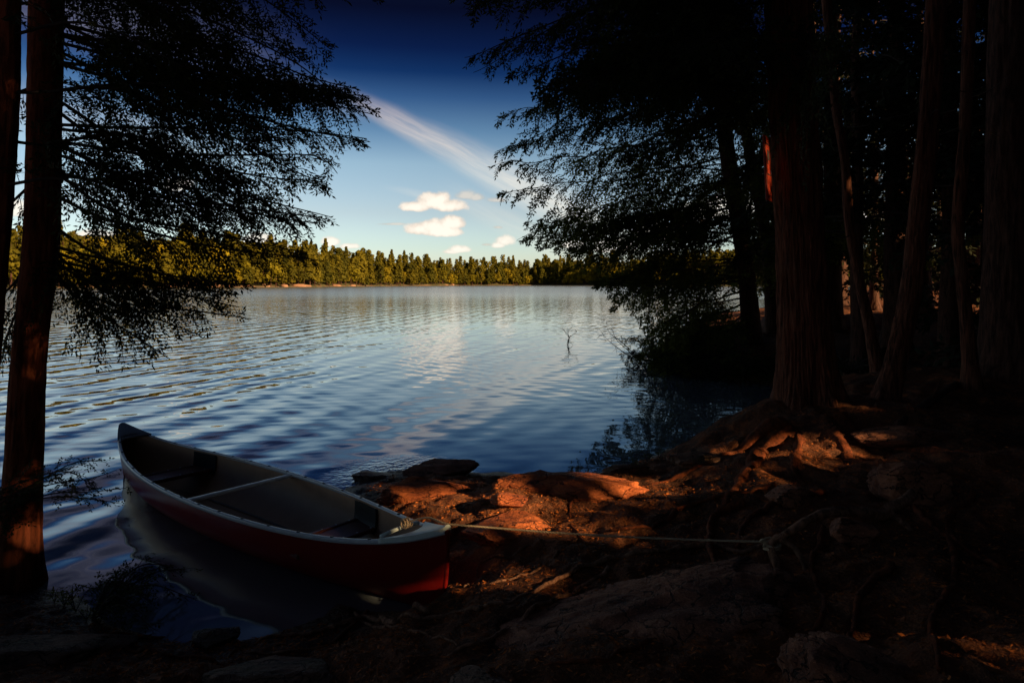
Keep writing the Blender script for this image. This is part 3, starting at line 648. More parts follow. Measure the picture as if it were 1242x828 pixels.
for k in range(34):
    z = rng.uniform(3.9, 8.0); b = at_z(PM, z); az = rng.uniform(1.7, 4.6); L = rng.uniform(1.8, 3.8); d = np.array([math.cos(az), math.sin(az) * .8, 0])
    add_limb(MT, [b, b + d * L * .5 + [0, 0, .02 * L], b + d * L + [0, 0, -.16 * L]], rng, r0=.014, side=.9, side_gap=.10, droop=.45, roll=rng.normal(0, .5), keep=keep_right, lsize=(.058, .022), lgap=.024, tgap=.065)

# ---- double hemlock on the point behind the cove
PB = tree_path([(912, 408, 24), (906, 340, 20), (896, 270, 19), (883, 190, 18), (874, 110, 17), (868, 30, 16)], 16.5, 19)
BT = thing('hemlock_tree', at_z(PB, PB[1, 2]), 'hemlock on the point beyond the cove whose layered boughs reach left over the water', 'tree')
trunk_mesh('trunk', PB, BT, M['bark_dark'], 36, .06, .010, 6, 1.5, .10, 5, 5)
b_limbs = [[(872, 100, 16.5), (790, 100, 15.8), (690, 118, 15.2), (602, 146, 14.5)], [(876, 125, 16.5), (790, 135, 16.6), (690, 160, 16.5), (600, 186, 16.4)], [(880, 160, 16.5), (790, 175, 15.6), (690, 190, 14.5), (589, 201, 13.9)],
           [(884, 190, 16.5), (800, 205, 16.4), (700, 222, 16.1), (598, 236, 15.8)], [(887, 215, 16.5), (800, 235, 15.6), (710, 255, 14.8), (620, 292, 14.3)], [(892, 245, 16.5), (810, 255, 16.4), (730, 275, 16.1), (652, 302, 15.8)],
           [(896, 265, 16.5), (820, 275, 15.3), (750, 295, 14.5), (690, 326, 14.0)], [(899, 285, 16.5), (830, 300, 16.5), (770, 320, 16.4), (712, 350, 16.1)], [(904, 315, 16.5), (840, 325, 15.6), (790, 345, 14.8), (736, 378, 14.3)],
           [(907, 335, 16.5), (850, 345, 16.4), (800, 362, 16.1), (752, 392, 15.8)], [(908, 350, 16.5), (860, 365, 15.7), (815, 385, 15.0), (768, 402, 14.5)], [(910, 365, 16.5), (870, 380, 16.4), (830, 395, 16.1), (780, 425, 15.8)],
           [(884, 195, 16.5), (930, 240, 15.8), (960, 270, 15.6)], [(874, 110, 16.5), (920, 140, 16.1), (965, 180, 15.8)], [(900, 290, 16.5), (930, 320, 16.9), (960, 350, 17.2)]]
for k, pts in enumerate(b_limbs):
    add_limb(BT, limb_px(pts), rng, 'needle_b', r0=.024, side=1.4, side_gap=.135, droop=.45, roll=rng.normal(0, .3), keep=keep_right, lsize=(.092, .036), lgap=.038, tgap=.10, carve=True)
for k in range(44):
    z = rng.uniform(2.3, 10.5); b = at_z(PB, z); az = rng.uniform(0, 6.28); L = rng.uniform(2.2, 5.4) * (1 if z < 6 else .8); d = np.array([math.cos(az), math.sin(az) * .8, 0])
    add_limb(BT, [b, b + d * L * .5, b + d * L + [0, 0, -.15 * L]], rng, 'needle_b', r0=.022, side=1.3, side_gap=.15, droop=.4, roll=rng.normal(0, .5), keep=keep_right, lsize=(.096, .038), lgap=.042, tgap=.11)
for k in range(15):       # low boughs reaching over the cove
    py1 = rng.uniform(270, 432); px1 = float(np.interp(py1, RPX[:, 0], RPX[:, 1])) + rng.uniform(0, 60); Ym = rng.uniform(14, 17)
    add_limb(BT, limb_px([(905, min(395, py1 - rng.uniform(5, 50)), 16.5), ((905 + px1) / 2, py1 - rng.uniform(5, 25), (16.5 + Ym) / 2), (px1, py1, Ym)]), rng, 'needle_b', r0=.02, side=1.25, side_gap=.135, droop=.45, roll=rng.normal(0, .4), keep=keep_right, lsize=(.092, .036), lgap=.038, tgap=.10)
PB2 = tree_path([(938, 408, 20), (934, 330, 15), (924, 260, 14), (910, 190, 13), (898, 110, 12)], 17.4, 17)
BT2 = thing('hemlock_tree', at_z(PB2, PB2[1, 2]), 'thinner dark trunk close behind the hemlock on the point', 'tree')
trunk_mesh('trunk', PB2, BT2, M['bark_dark'], 24, .08, .006, 6, 1.5, .08, 5, 6)
for k in range(30):
    z = rng.uniform(2.2, 10.0); b = at_z(PB2, z); az = rng.uniform(0, 6.28); L = rng.uniform(2.0, 4.4); d = np.array([math.cos(az), math.sin(az), 0])
    add_limb(BT2, [b, b + d * L * .5, b + d * L + [0, 0, -.15 * L]], rng, 'needle_b', r0=.015, side=.95, side_gap=.15, droop=.4, roll=rng.normal(0, .5), keep=keep_right, lsize=(.098, .04), lgap=.046, tgap=.12)

# ---- bare stems of the wood on the right
def stub_twigs(mb, path, rng, n, z0, z1, L=.5):
    for _ in range(n):
        b = at_z(path, rng.uniform(z0, z1)); az = rng.uniform(0, 6.28); l = L * rng.uniform(.4, 1.3); d = np.array([math.cos(az), math.sin(az), rng.uniform(-.25, .3)])
        P = catmull([b, b + d * l * .5 + [0, 0, -.03 * l], b + d * l + [0, 0, rng.uniform(-.2, .1) * l]], .06); tube(mb, P, np.linspace(.009, .002, len(P)), 4)
stems = [
    ('maple_tree', [(1067, 462, 15), (1055, 400, 13), (1040, 330, 11), (1030, 270, 11), (1025, 200, 10), (1013, 120, 10), (1002, 0, 10)], 9.0, 'thin bent sapling stem just right of the massive trunk', 'bark', .01, 10, 14),
    ('maple_tree', [(1070, 500, 30), (1086, 440, 24), (1105, 350, 23), (1116, 250, 23), (1126, 150, 22), (1136, 0, 22)], 7.6, 'leaning trunk with a pale ridge rising from a crooked base', 'bark', .012, 11, 6),
    ('maple_tree', [(1179, 476, 22), (1173, 400, 15), (1166, 330, 14), (1162, 270, 14), (1171, 150, 13), (1176, 0, 13)], 8.0, 'slim wavy stem in front of the dark wood near the right edge', 'bark', .008, 10, 10),
    ('pine_tree', [(1226, 448, 66), (1222, 380, 54), (1224, 250, 50), (1228, 0, 48)], 8.6, 'wide dark trunk at the right edge of the picture', 'bark_dark', .02, 14, 3)]
for k, (nm, pts, Y, lab, bk, amp, top, ntw) in enumerate(stems):
    pp = tree_path(pts, Y, top); t = thing(nm, at_z(pp, pp[1, 2]), lab, 'tree')
    trunk_mesh('trunk', pp, t, M[bk], 60 if k in (1, 3) else 28, .04, amp, 6, 1.3, pp[1, 3] * .7, 5, 30 + k)
    for _ in range(ntw):
        mb = MB(); stub_twigs(mb, pp, rng, 1, 2.0, 5.5); mb.build('dead_twig', M['dry_twig'], t)

# ------------------------------------------------------------------ forest trees: trunk and crown of boughs
def crown(base, rng, H, zlo, R, n, lsize=(.16, .07), lgap=.085, cone=True, carve=True, side=1.0, keep=None):
    mb = MB()
    for k in range(n):
        z = zlo + (H - zlo) * ((k + rng.random()) / n) ** .9; t = (z - zlo) / (H - zlo)
        L = R * ((1 - t) ** .7 if cone else math.sqrt(max(0, 1 - (t * 1.0) ** 3))) * rng.uniform(.65, 1.1) + .25
        az = k * 2.4 + rng.uniform(-.5, .5); d = np.array([math.cos(az), math.sin(az), 0]); b = np.array([base[0], base[1], base[2] + z])
        bough([b, b + d * L * .5 + [0, 0, .03 * L], b + d * L + [0, 0, -.18 * L]], rng, mb, mb, r0=.03, side=side * min(1, .35 * L + .3), side_gap=.20, droop=.35, lsize=lsize, lgap=lgap, roll=rng.normal(0, .4), carve=carve, sides=3, wm=0, lm=1, tgap=.15, keep=keep)
    return mb
def straight_trunk(base, rng, H, r, wob=.1):
    pts = [[base[0], base[1], base[2] - .25, r * 1.05]] + [[base[0] + rng.normal(0, wob) * f, base[1] + rng.normal(0, wob) * f, base[2] + H * f, r * (1 - .85 * f)] for f in (.06, .2, .4, .6, .8, 1.0)]
    return np.array(pts)
rng = np.random.default_rng(5)
# variants shared by the background wood (built round the origin, then moved)
variants = []
for k in range(4):
    H = (11, 13, 9, 12)[k]; zlo = (2.6, 3.4, 1.0, .4)[k]; R = (2.6, 2.8, 2.2, 2.4)[k]
    cm = crown((0, 0, 0), rng, H, zlo, R, 40, carve=False).mesh('crown', [M['twig'], M['needle_d']], False)
    tp = straight_trunk((0, 0, 0), rng, H, .15 + .03 * k)
    t_ = bpy.data.objects.new('trunk', None)
    mbx = MB(); C = catmull(tp, .2)
    tube(mbx, C[:, :3], C[:, 3], 14, 0, lambda P, rr, a, D: rr * (1 + .10 * fbm(np.stack([np.cos(a)[None].repeat(len(P), 0).ravel() * 3, np.sin(a)[None].repeat(len(P), 0).ravel() * 3, np.repeat(P[:, 2], len(a))], 1), 3 + k, 3).reshape(rr.shape) + .9 * np.exp(-np.maximum(P[:, 2], 0) / .25)[:, None] * (.5 + .5 * np.cos(5 * a))[None]))
    bpy.data.objects.remove(t_)
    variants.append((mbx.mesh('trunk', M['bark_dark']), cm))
def place_variant(k, x, y, sc, rz, label, group, name='forest_tree'):
    z = float(zg(np.array([x]), np.array([y]))[0])
    r = thing(name, (x, y, z), label, 'tree', group); r.rotation_euler = (0, 0, rz); r.scale = (sc, sc, sc)
    for nm, me in zip(('trunk', 'crown'), variants[k]):
        o = bpy.data.objects.new(nm, me); COL.objects.link(o); o.parent = r
    return r
def clear_of_gaps(x, y, r):
    for c in GP:
        d = np.array([x, y]) - c[:2]; t = d @ SUN_H
        if t > 0 and abs(d[0] * SUN_H[1] - d[1] * SUN_H[0]) < r: return False
    return True
bgs = [(1042, 12.5, 0), (1085, 14, 1), (1150, 12, 0), (1010, 17, 1), (1120, 18, 3), (1200, 15, 1), (985, 22, 2), (1060, 22, 0), (950, 19, 2), (1240, 11, 0), (1290, 13, 3), (1180, 22, 3), (1020, 30, 3), (940, 30, 2),
       (1100, 30, 2), (1240, 28, 2), (980, 44, 1), (1140, 42, 3), (1060, 54, 3), (1330, 20, 3), (1400, 13, 1), (1320, 9.5, 3), (1300, 40, 2), (930, 85, 3), (1010, 80, 2), (1110, 70, 3), (1220, 60, 2)]
for k, (px, Y, v) in enumerate(bgs):
    near = Y < 16; zone = 'between the leaning stem and the right edge' if px > 1100 else ('right behind the massive trunk' if px > 960 else 'beyond the point left of the massive trunk')
    x = (px - 621) * Y / F
    place_variant(v, x, Y, float(rng.uniform(.9, 1.25)), float(rng.uniform(0, 6.28)), ('dark forest tree ' if near else 'far dim forest tree deep in the wood ') + zone, 'dark trees of the wood ' + zone)
# unseen trees right of and behind the camera, added to shade the shore
perp = np.array([-SUN_H[1], SUN_H[0]])
k = 0
for u in (7.0, 9.5, 12.5, 16.0):
    for w in np.arange(-4, 20, 2.9):
        p = SUN_H * (u + rng.normal(0, .3)) + perp * (w + rng.normal(0, .3) + (1.4 if u == 12.5 else 0))
        if p[1] > 1 and p[0] / p[1] < (1.3 if u < 9 else .95): continue
        z = float(zg(np.array([p[0]]), np.array([p[1]]))[0]); base = (p[0], p[1], z); H = rng.uniform(14, 17)
        r = thing('forest_tree', base, 'tall unseen conifer placed right of the shore to shade it', 'tree', 'unseen conifers placed right of the shore for shade')
        tp = straight_trunk(base, rng, H, .2)
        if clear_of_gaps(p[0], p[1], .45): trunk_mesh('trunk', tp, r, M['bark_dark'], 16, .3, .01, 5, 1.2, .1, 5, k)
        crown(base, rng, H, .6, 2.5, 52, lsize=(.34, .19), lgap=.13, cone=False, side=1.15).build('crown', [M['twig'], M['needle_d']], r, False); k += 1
for x, y, v in ((-3.5, -3.5, 1), (.5, -4.5, 0), (-7.5, -2.5, 3), (4.0, -5.0, 1), (-2, -8, 3), (3, -9, 3), (-7, -8, 1), (-14, -4, 3), (0.4, -6.2, 3), (5.5, -1.5, 3)):
    if clear_of_gaps(x, y, 3.0): place_variant(v, x, y, 1.25, x * 3.1, 'dark unseen conifer added behind the shore to dim the skylight', 'unseen conifers added behind the shore')  # out of view, added to darken the sky fill from behind
# a veil of low saplings and brush deep in the wood and shrubs on the cove bank
def shrub(px, py_or_Y, R, H, label, group, name='shrub', leafm='needle_d', byY=False):
    if byY: Y = py_or_Y; x = (px - 621) * Y / F; b = np.array([x, Y, zg(np.array([x]), np.array([Y]))[0]])
    else: b = hit(px, py_or_Y)
    r = thing(name, b, label, 'shrub', group); w = MB(); f = MB()
    for k in range(int(16)):
        az = k * 2.4; d = np.array([math.cos(az), math.sin(az), 0]); L = R * rng.uniform(.6, 1.1); z = H * rng.uniform(.15, .9)
        bough([b, b + d * L * .5 + [0, 0, z * .8], b + d * L + [0, 0, z * .9]], rng, w, f, r0=.012, side=.5 * R, side_gap=.12, droop=.3, lsize=(.06, .028), lgap=.035, roll=rng.normal(0, .5), carve=True, sides=4, tgap=.09)
    w.build('stems', M['twig'], r); f.build('foliage', M[leafm], r, False)
for k, (px, Y, R, H) in enumerate(((822, 15.0, .9, .9), (850, 14.6, .9, .7), (880, 14.4, 1.0, .8), (912, 14.0, .9, .6), (945, 13.4, .8, .6), (795, 17.5, 1.0, .8), (1005, 10.5, .7, .5), (1030, 9.6, .5, .35), (835, 15.6, 1.2, .5), (865, 14.9, 1.2, .4), (898, 14.3, 1.1, .4), (810, 16.4, 1.2, .5))):
    shrub(px, Y, R, H, ('dark low shrub on the bank of the cove' if k not in (6, 7) else 'low dark brush behind the massive trunk'), ('shrubs along the cove bank' if k not in (6, 7) else 'brush behind the massive trunk'), leafm='needle_b' if k in (0, 3, 5) else 'needle_d', byY=True)

# ------------------------------------------------------------------ far forest
def far_tree(kind, rng, H, n):
    mb = MB(); P = np.array([[0, 0, -1], [0, 0, H * .5], [0, 0, H * .97]]); tube(mb, P, np.array([.28, .18, .04]), 5, 0)
    if kind == 'broad':
        c = np.array([[rng.normal(0, H * .10), rng.normal(0, H * .10), H * rng.uniform(.35, .82)] for _ in range(9)]); rad = rng.uniform(.13, .22, 9) * H
        i = rng.integers(0, 9, n); d = unit(rng.normal(size=(n, 3))); p = c[i] + d * (rad[i] * rng.uniform(.6, 1, n))[:, None]; out = d
    else:
        z = H * (.12 + .88 * rng.random(n) ** .8) if kind == 'spruce' else H * (.22 + .76 * rng.random(n))
        t = z / H
        if kind == 'spruce': R = .20 * H * (1.02 - t) ** .75
        else: R = .24 * H * np.clip(1.06 - t, 0, 1) ** .5 * (.6 + .5 * np.abs(np.sin(z * 1.45 + .7 * rng.random())))
        a = rng.uniform(0, 6.283, n); rr = R * rng.uniform(.35, 1.05, n) * (1 + .25 * np.sin(3 * a + z * 1.3)); p = np.stack([np.cos(a) * rr, np.sin(a) * rr, z - rr * .22], 1); out = unit(np.stack([np.cos(a), np.sin(a), .7 + 0 * a], 1))
    nr = unit(out + rng.normal(0, .45, (n, 3))); u = unit(np.cross(nr, rng.normal(size=(n, 3)))); v = np.cross(nr, u); s = (H * .042 * rng.uniform(.6, 1.4, n))[:, None]
    V = np.stack([p - u * s, p - v * s * .8, p + u * s, p + v * s * .8], 1).reshape(-1, 3); mb.add(V, np.arange(n * 4).reshape(-1, 4), None, 1)
    return mb
M['far_leaf'] = leaf_mat('far_sunlit_foliage', (.12, .105, .010), (.26, .21, .014), .22, .5, True, (.38, .28, .016))  # yellow leaf colour, raised further to put the sunlight into it
M['far_dark'] = leaf_mat('far_pine_foliage', (.058, .058, .009), (.13, .115, .012), .22, .5, True, (.19, .15, .013))
M['far_mass'] = leaf_mat('far_forest_foliage', (.070, .066, .009), (.18, .145, .012), .10, .5)
rng = np.random.default_rng(9)
kinds = [('spruce', 'spruce_tree', 'far_dark'), ('pine', 'pine_tree', 'far_dark'), ('broad', 'broadleaf_tree', 'far_leaf')]
fm = {}
for kd, nm, mt in kinds: fm[kd] = [far_tree(kd, rng, 15, 900 if kd != 'broad' else 800).mesh(nm, [M['bark_dark'], M[mt]], False) for _ in range(4)]
pal = []
n_ind = 0; mass = MB(); raw = {kd: [far_tree(kd, rng, 15, 260) for _ in range(2)] for kd, *_ in kinds}
def zone_of(px): return 'at left' if px < 400 else ('straight across' if px < 640 else 'right of centre')
rows = [(2.5, 3.2), (7, 3.4), (13, 3.7), (21, 4.1), (32, 5), (48, 7), (70, 8), (100, 10), (140, 12)]
for ri, (bk, sp) in enumerate(rows):
    px = -120.0
    while px < 1150:
        Y = float(far_y(px)) + bk + rng.normal(0, 1.5 + bk * .08); x = (px - 621) * Y / F; z = float(far_z(px, Y - far_y(px)))
        broad = .78 if px < 330 or 690 < px < 790 else .22  # more of the bright foliage where the far shore should look sunlit
        kd = kinds[2] if rng.random() < broad else kinds[int(rng.random() < .85)]
        H = rng.uniform(.58, 1.18) * float(np.interp(px, [0, 250, 380, 450, 560, 650, 720, 800], [22, 21, 18.5, 16.5, 14, 15, 17, 17])) * (1.12 if kd[0] != 'broad' else .92) * (.8 if ri == 0 else 1)
        if ri < 4 and 40 < px < 800 and n_ind < 292 and rng.random() < (.75, .42, .28, .2)[ri]:
            o = bpy.data.objects.new(kd[1], fm[kd[0]][rng.integers(4)]); COL.objects.link(o); o.location = (x, Y, z - .3); o.scale = (H / 15 * rng.uniform(.8, 1.2),) * 2 + (H / 15,); o.rotation_euler = (0, 0, float(rng.uniform(0, 6.28)))
            what = {'spruce': 'pointed dark green spruce', 'pine': 'tall olive green pine', 'broad': 'rounded yellow-green broadleaf tree'}[kd[0]]
            tag(o, what + ' on the far shore ' + zone_of(px), 'tree', what + 's on the far shore ' + zone_of(px)); n_ind += 1
        else:
            r = raw[kd[0]][rng.integers(2)]; a = rng.uniform(0, 6.28); V = np.vstack(r.V) * [H / 15, H / 15, H / 15]; c, s_ = math.cos(a), math.sin(a)
            V = np.stack([V[:, 0] * c - V[:, 1] * s_ + x, V[:, 0] * s_ + V[:, 1] * c + Y, V[:, 2] + z - .3], 1)
            nb = mass.n
            for q, m_ in zip(r.Q, r.qm): mass.Q.append(q + nb); mass.qm.append(m_)
            for q, m_ in zip(r.T, r.tm): mass.T.append(q + nb); mass.tm.append(m_)
            mass.V.append(V); mass.n += len(V)
        px += sp * rng.uniform(.7, 1.3) * F / Y
o = mass.build('far_forest', [M['bark_dark'], M['far_mass']], None, False); tag(o, 'sunlit mixed forest rising behind the first trees of the far shore', 'forest', kind='stuff')
# bare rocks on the far shore
def rock(name, c, size, seed, material, label, group=None, cat='rock', rough=.22, sub=5, rz=0.0, tilt=(0, 0), strata=0.0, box_=.35, cuts=16):
    import bmesh
    bm = bmesh.new(); bmesh.ops.create_icosphere(bm, subdivisions=sub, radius=1.0); bm.verts.index_update()
    V = np.array([v.co[:] for v in bm.verts]); T = [[v.index for v in f.verts] for f in bm.faces]; bm.free()
    q = np.abs(V).max(1, keepdims=True); V = V * (1 + box_ * (1 / q - 1) * .6)          # a little boxy
    n = fbm(V * 1.2 + seed * 7.3, seed, 3); n2 = 1 - np.abs(fbm(V * 2.6 + seed, seed + 3, 3)); n3 = fbm(V * 7 + seed, seed + 5, 3)
    V = V * (1 + rough * n + rough * .45 * (n2 - .6) + rough * .12 * n3)[:, None]
    pr = np.random.default_rng(seed + 900)
    for k in range(cuts):
        nn = unit(pr.normal(size=3) * [1, 1, 1.3]); over = np.maximum(0, V @ nn - pr.uniform(.55, .88)); V = V - over[:, None] * nn * .93
    fo = 1 - np.abs(fbm(V * np.array([1.1, 3.2, 4.5]) + seed * 3.1, seed + 9, 4)); V = V * (1 + rough * .40 * (fo - .55) + rough * .10 * fbm(V * 15, seed + 2, 2))[:, None]
    V = V * np.array(size)
    if strata: V[:, 2] += strata * np.round(V[:, 2] / (size[2] * .3) + .4 * n) * .2
    R = Matrix.Rotation(rz, 3, 'Z') @ Matrix.Rotation(tilt[0], 3, 'X') @ Matrix.Rotation(tilt[1], 3, 'Y'); V = V @ np.array(R).T
    mb = MB(); mb.add(V, None, T); o = bpy.data.objects.new(name, mb.mesh(name, material)); COL.objects.link(o); o.location = tuple(float(v) for v in c)
    return tag(o, label, cat, group)
for k, (px, w) in enumerate(((110, 5), (150, 4), (205, 6), (228, 4), (262, 3), (300, 5), (322, 4), (345, 3), (362, 6), (370, 4), (408, 5), (428, 3), (540, 4), (548, 3), (818, 6), (826, 4))):
    Y = float(far_y(px)) + 1.0; rock('shore_rock', ((px - 621) * Y / F, Y, .3), (w * .8, 1.4, rng.uniform(.7, 1.3)), 200 + k, M['far_rock'], 'pale pinkish rock at the waterline of the far shore ' + zone_of(px), 'pale rocks along the far shore ' + zone_of(px), sub=3)

# ------------------------------------------------------------------ rocks near by
rng = np.random.default_rng(4)
def rock_px(px, py, wpx, dep, hgt, seed, m, label, sink=.35, group=None, rz=0.0, tilt=(0, 0), rough=.22, name='rock', **kw):
    c = hit(px, py); w = wpx * c[1] / F / 2; c[2] += hgt * (1 - 2 * sink)
    return rock(name, c, (w, dep, hgt), seed, M[m], label, group, rz=rz, tilt=tilt, rough=rough, **kw)
rock_px(522, 604, 165, .22, .12, 1, 'rock_red', 'large red-brown shore rock beside the rope end of the canoe', .45, rz=-.12, tilt=(0, -.05), name='shore_rock', strata=.05)
rock_px(690, 600, 210, .30, .13, 2, 'rock_red', 'long low sunlit orange rock along the water right of the canoe', .45, rz=.05, name='shore_rock', strata=.04)
rock_px(625, 640, 130, .36, .09, 3, 'rock_red', 'broad brown rock sloping between the canoe end and the rope', .5, rz=.3, name='shore_rock')
rock_px(645, 577, 62, .16, .075, 4, 'rock', 'flat wet rock poking out at the edge of the lake', .40, name='shore_rock')
rock_px(535, 572, 95, .22, .09, 5, 'rock', 'dark wet rock ledge where ripples lap left of the flat wet rock', .45, name='shore_rock')
rock_px(455, 580, 60, .2, .06, 6, 'rock', 'dark low rock awash beside the far gunwale of the canoe', .5, name='shore_rock')
rock_px(605, 563, 10, .03, .02, 7, 'rock', 'tiny stone breaking the water surface off the shore rocks', .3, sub=3)
rock_px(638, 563, 16, .05, .025, 8, 'rock', 'small dark stone in the shallow water off the flat wet rock', .3, sub=3)
rock_px(785, 762, 360, .46, .10, 9, 'rock', 'broad flat brown rock slab sloping in the right foreground', .62, rz=.30, tilt=(.10, -.14), rough=.30, cuts=6)
rock_px(1112, 600, 84, .22, .15, 10, 'rock', 'rounded brown boulder under the roots on the right', .35, cuts=3)
rock_px(1100, 535, 170, .30, .13, 11, 'rock', 'long brown rock ledge to the right of the massive trunk', .40, rz=.1)
rock_px(1050, 850, 190, .24, .13, 12, 'rock', 'large smooth boulder in the bottom right corner', .35, rz=-.3, tilt=(0, .25), rough=.20, cuts=2)
rock_px(366, 752, 72, .15, .13, 13, 'rock_grey', 'pointed grey boulder below the canoe hull', .30, rough=.3)
rock_px(255, 778, 70, .12, .06, 14, 'rock_grey', 'small flat grey stone left of the pointed boulder', .4)
rock_px(330, 830, 230, .24, .09, 15, 'rock_grey', 'wide dark rounded rock at the bottom edge left of centre', .45)
rock_px(40, 800, 240, .30, .11, 16, 'rock_grey', 'dark rock in the bottom left corner under the hemlock', .5)
rock_px(590, 850, 190, .22, .07, 17, 'rock_grey', 'dark rock at the bottom centre edge of the picture', .5)
rock_px(170, 765, 50, .1, .05, 18, 'rock', 'small brown stone beside the green shoots', .4, sub=4)
rock_px(620, 612, 50, .12, .07, 19, 'rock_red', 'small lit rock resting between the two long shore rocks', .4, sub=4)
rock_px(850, 560, 90, .22, .10, 20, 'rock_grey', 'mossy dark rock on the shore below the massive trunk', .45)
rock_px(760, 572, 60, .16, .08, 21, 'rock_grey', 'mossy rock at the cove corner near the tree reflections', .45)
rock_px(1155, 384, 40, .3, .12, 22, 'far_rock', 'pale stone lying far back in the dark wood', .4, sub=3)
rock_px(960, 605, 60, .15, .09, 23, 'rock', 'small brown rock between the spreading roots', .4, sub=4)
rock_px(1030, 650, 70, .14, .08, 24, 'rock', 'dark stone tucked under the arched root', .4, sub=4)

# ------------------------------------------------------------------ canoe
def canoe():
    L = CAN_L / 2; B = .455
    ct = np.array([CAN_C[0], CAN_C[1], 0]); eu = np.array([CAN_D[0], CAN_D[1], 0]); ev = np.array([CAN_N[0], CAN_N[1], 0]); ez = np.array([0, 0, 1.0])
    T = thing('canoe', (CAN_C[0], CAN_C[1], 0), 'dark red canoe with pale gunwales, tied with a rope at the lake edge', 'canoe')
    W_ = lambda u, v, w: ct + np.asarray(u)[..., None] * eu + np.asarray(v)[..., None] * ev + np.asarray(w)[..., None] * ez
    beam = lambda s: B * np.clip(1 - np.abs(s) ** 2.15, 0, 1) ** .92 + .014
    sheer = lambda s: .335 + .035 * np.abs(s) ** 2 + .145 * np.abs(s) ** 6
    keel = lambda s: -.055 + .03 * s ** 4
    def sect(s, q, off=0.0):
        b = np.maximum(beam(s) - off, .003); f = (1 - (1 - q) ** 2.8) ** (.55 + .45 * np.abs(s) ** 4)
        k = keel(s) + off; w = k + (sheer(s) - k) * q
        tum = 1 - .04 * np.clip(q - .6, 0, 1) * (1 - np.abs(s) ** 3)
        u = s * (L - off) - np.sign(s) * np.clip((np.abs(s) - .86) / .14, 0, 1) ** 2 * (1 - q) ** 3.2 * .07
        return u, b * f * tum, w
    def shell(off, smax):
        ns, nq = 97, 19; s = np.sin(np.linspace(-1, 1, ns) * np.pi / 2) * smax; q = np.linspace(0, 1, nq) ** 1.3
        mb = MB()
        for sg in (-1, 1):
            Sg, Qg = np.meshgrid(s, q, indexing='ij'); u, v, w = sect(Sg, Qg, off)
            V = W_(u, v * sg, w).reshape(-1, 3); Q = grid_quads(ns, nq, False); mb.add(V, Q if sg > 0 else Q[:, ::-1])
        return mb
    m, N, b = mat('red_canoe_skin'); p = pos(N); n = N.noise(p, 3, 4); sc = N.noise(N.vm('MULTIPLY', p, (60, 60, 8)), 1, 3)
    N.put(b.inputs['Base Color'], N.mix(N.smooth(sc, .62, .75, 0, .35), N.mix(n, (.13, .0045, .004), (.19, .007, .005)), (.24, .07, .05))); b.inputs['Roughness'].default_value = .38; b.inputs['Specular IOR Level'].default_value = .22
    bump(N, b, n, .004)
    inn = plain('canoe_inner_skin', (.36, .21, .13), .55, .25, 7, bmp=.003)
    alu = plain('pale_gunwale', (.50, .55, .62), .35, .12, 18, spec=.5)
    blk = plain('black_plastic', (.012, .012, .013), .45, .2, 30)
    deckm = plain('grey_green_deck', (.60, .68, .68), .42, .18, 25)
    deckf = plain('slate_deck', (.13, .15, .20), .45, .2, 25)
    redw = plain('varnished_seat', (.10, .030, .020), .35, .4, 14)
    shell(0, 1.0).build('hull', m, T); shell(.012, .992).build('interior', inn, T)
    # stem bands close the narrow ends
    for sg in (-1, 1):
        q = np.linspace(0, 1, 24); u, v, w = sect(np.full(24, float(sg)), q); mb = MB(); P = W_(u, 0 * u, w); tube(mb, P, np.linspace(.012, .017, 24), 10); mb.build('stem', m, T)
    s = np.linspace(-1, 1, 120)
    for sg in (-1, 1):
        mb = MB(); u, v, w = sect(s, np.ones(120)); C = W_(u, v * sg, w)
        tn = unit(np.gradient(C, axis=0)); la = unit(np.cross(ez, tn)) * -sg
        prof = [(-.017, -.016), (-.017, .006), (-.012, .012), (.006, .012), (.012, .006), (.012, -.016)]
        V = np.stack([C + la * a + ez * c for a, c in prof], 1).reshape(-1, 3); mb.add(V, grid_quads(120, 6)); g = mb.build('gunwale', alu, T)
        mb = MB()
        for k in range(9, 112, 7):
            box(mb, C[k] + ez * .0135, tn[k] * .010, la[k] * .010, ez * .0035, 0, .002)
        r = mb.build('rivet', blk, None); attach(r, g); r.location = (0, 0, 0)
    def deck(sg, len_, mtl, name='deck_plate'):
        mb = MB(); ss = np.linspace(1.0, 1 - len_ / L, 18) * sg; u, v, w = sect(ss, np.ones(18)); vv = np.linspace(-1, 1, 9); top = .022
        U = np.repeat(u[:, None], 9, 1); t = np.linspace(0, 1, 18)[:, None]
        U = U + sg * .10 * (1 - vv[None] ** 2) * t ** 3 * 1.0            # scooped inner edge
        Wd = np.repeat(w[:, None], 9, 1) + top + .012 * (1 - vv[None] ** 2); Vv = np.repeat(v[:, None], 9, 1) * vv[None] + .020 * vv[None]
        n = 18 * 9; A = W_(U, Vv, Wd).reshape(-1, 3); Bt = W_(U, Vv, Wd - .03).reshape(-1, 3)
        Q = grid_quads(18, 9, False); mb.add(np.vstack([A, Bt]), np.vstack([Q, Q[:, ::-1] + n]))
        edge = [k * 9 for k in range(18)] + [17 * 9 + k for k in range(1, 9)] + [k * 9 + 8 for k in range(16, -1, -1)] + [k for k in range(7, 0, -1)]
        e = np.array(edge); e2 = np.roll(e, -1); mb.add(np.vstack([A, Bt]), np.stack([e, e2, e2 + n, e + n], 1))
        d = mb.build(name, mtl, T)
        # carrying handle: a dark slot with a pale bar
        uc = sg * (L - len_ + .03); hb = float(np.interp(abs(uc) / L, np.linspace(0, 1, 50), beam(np.linspace(0, 1, 50)))); zc = float(sheer(np.array(uc / L))) + .012
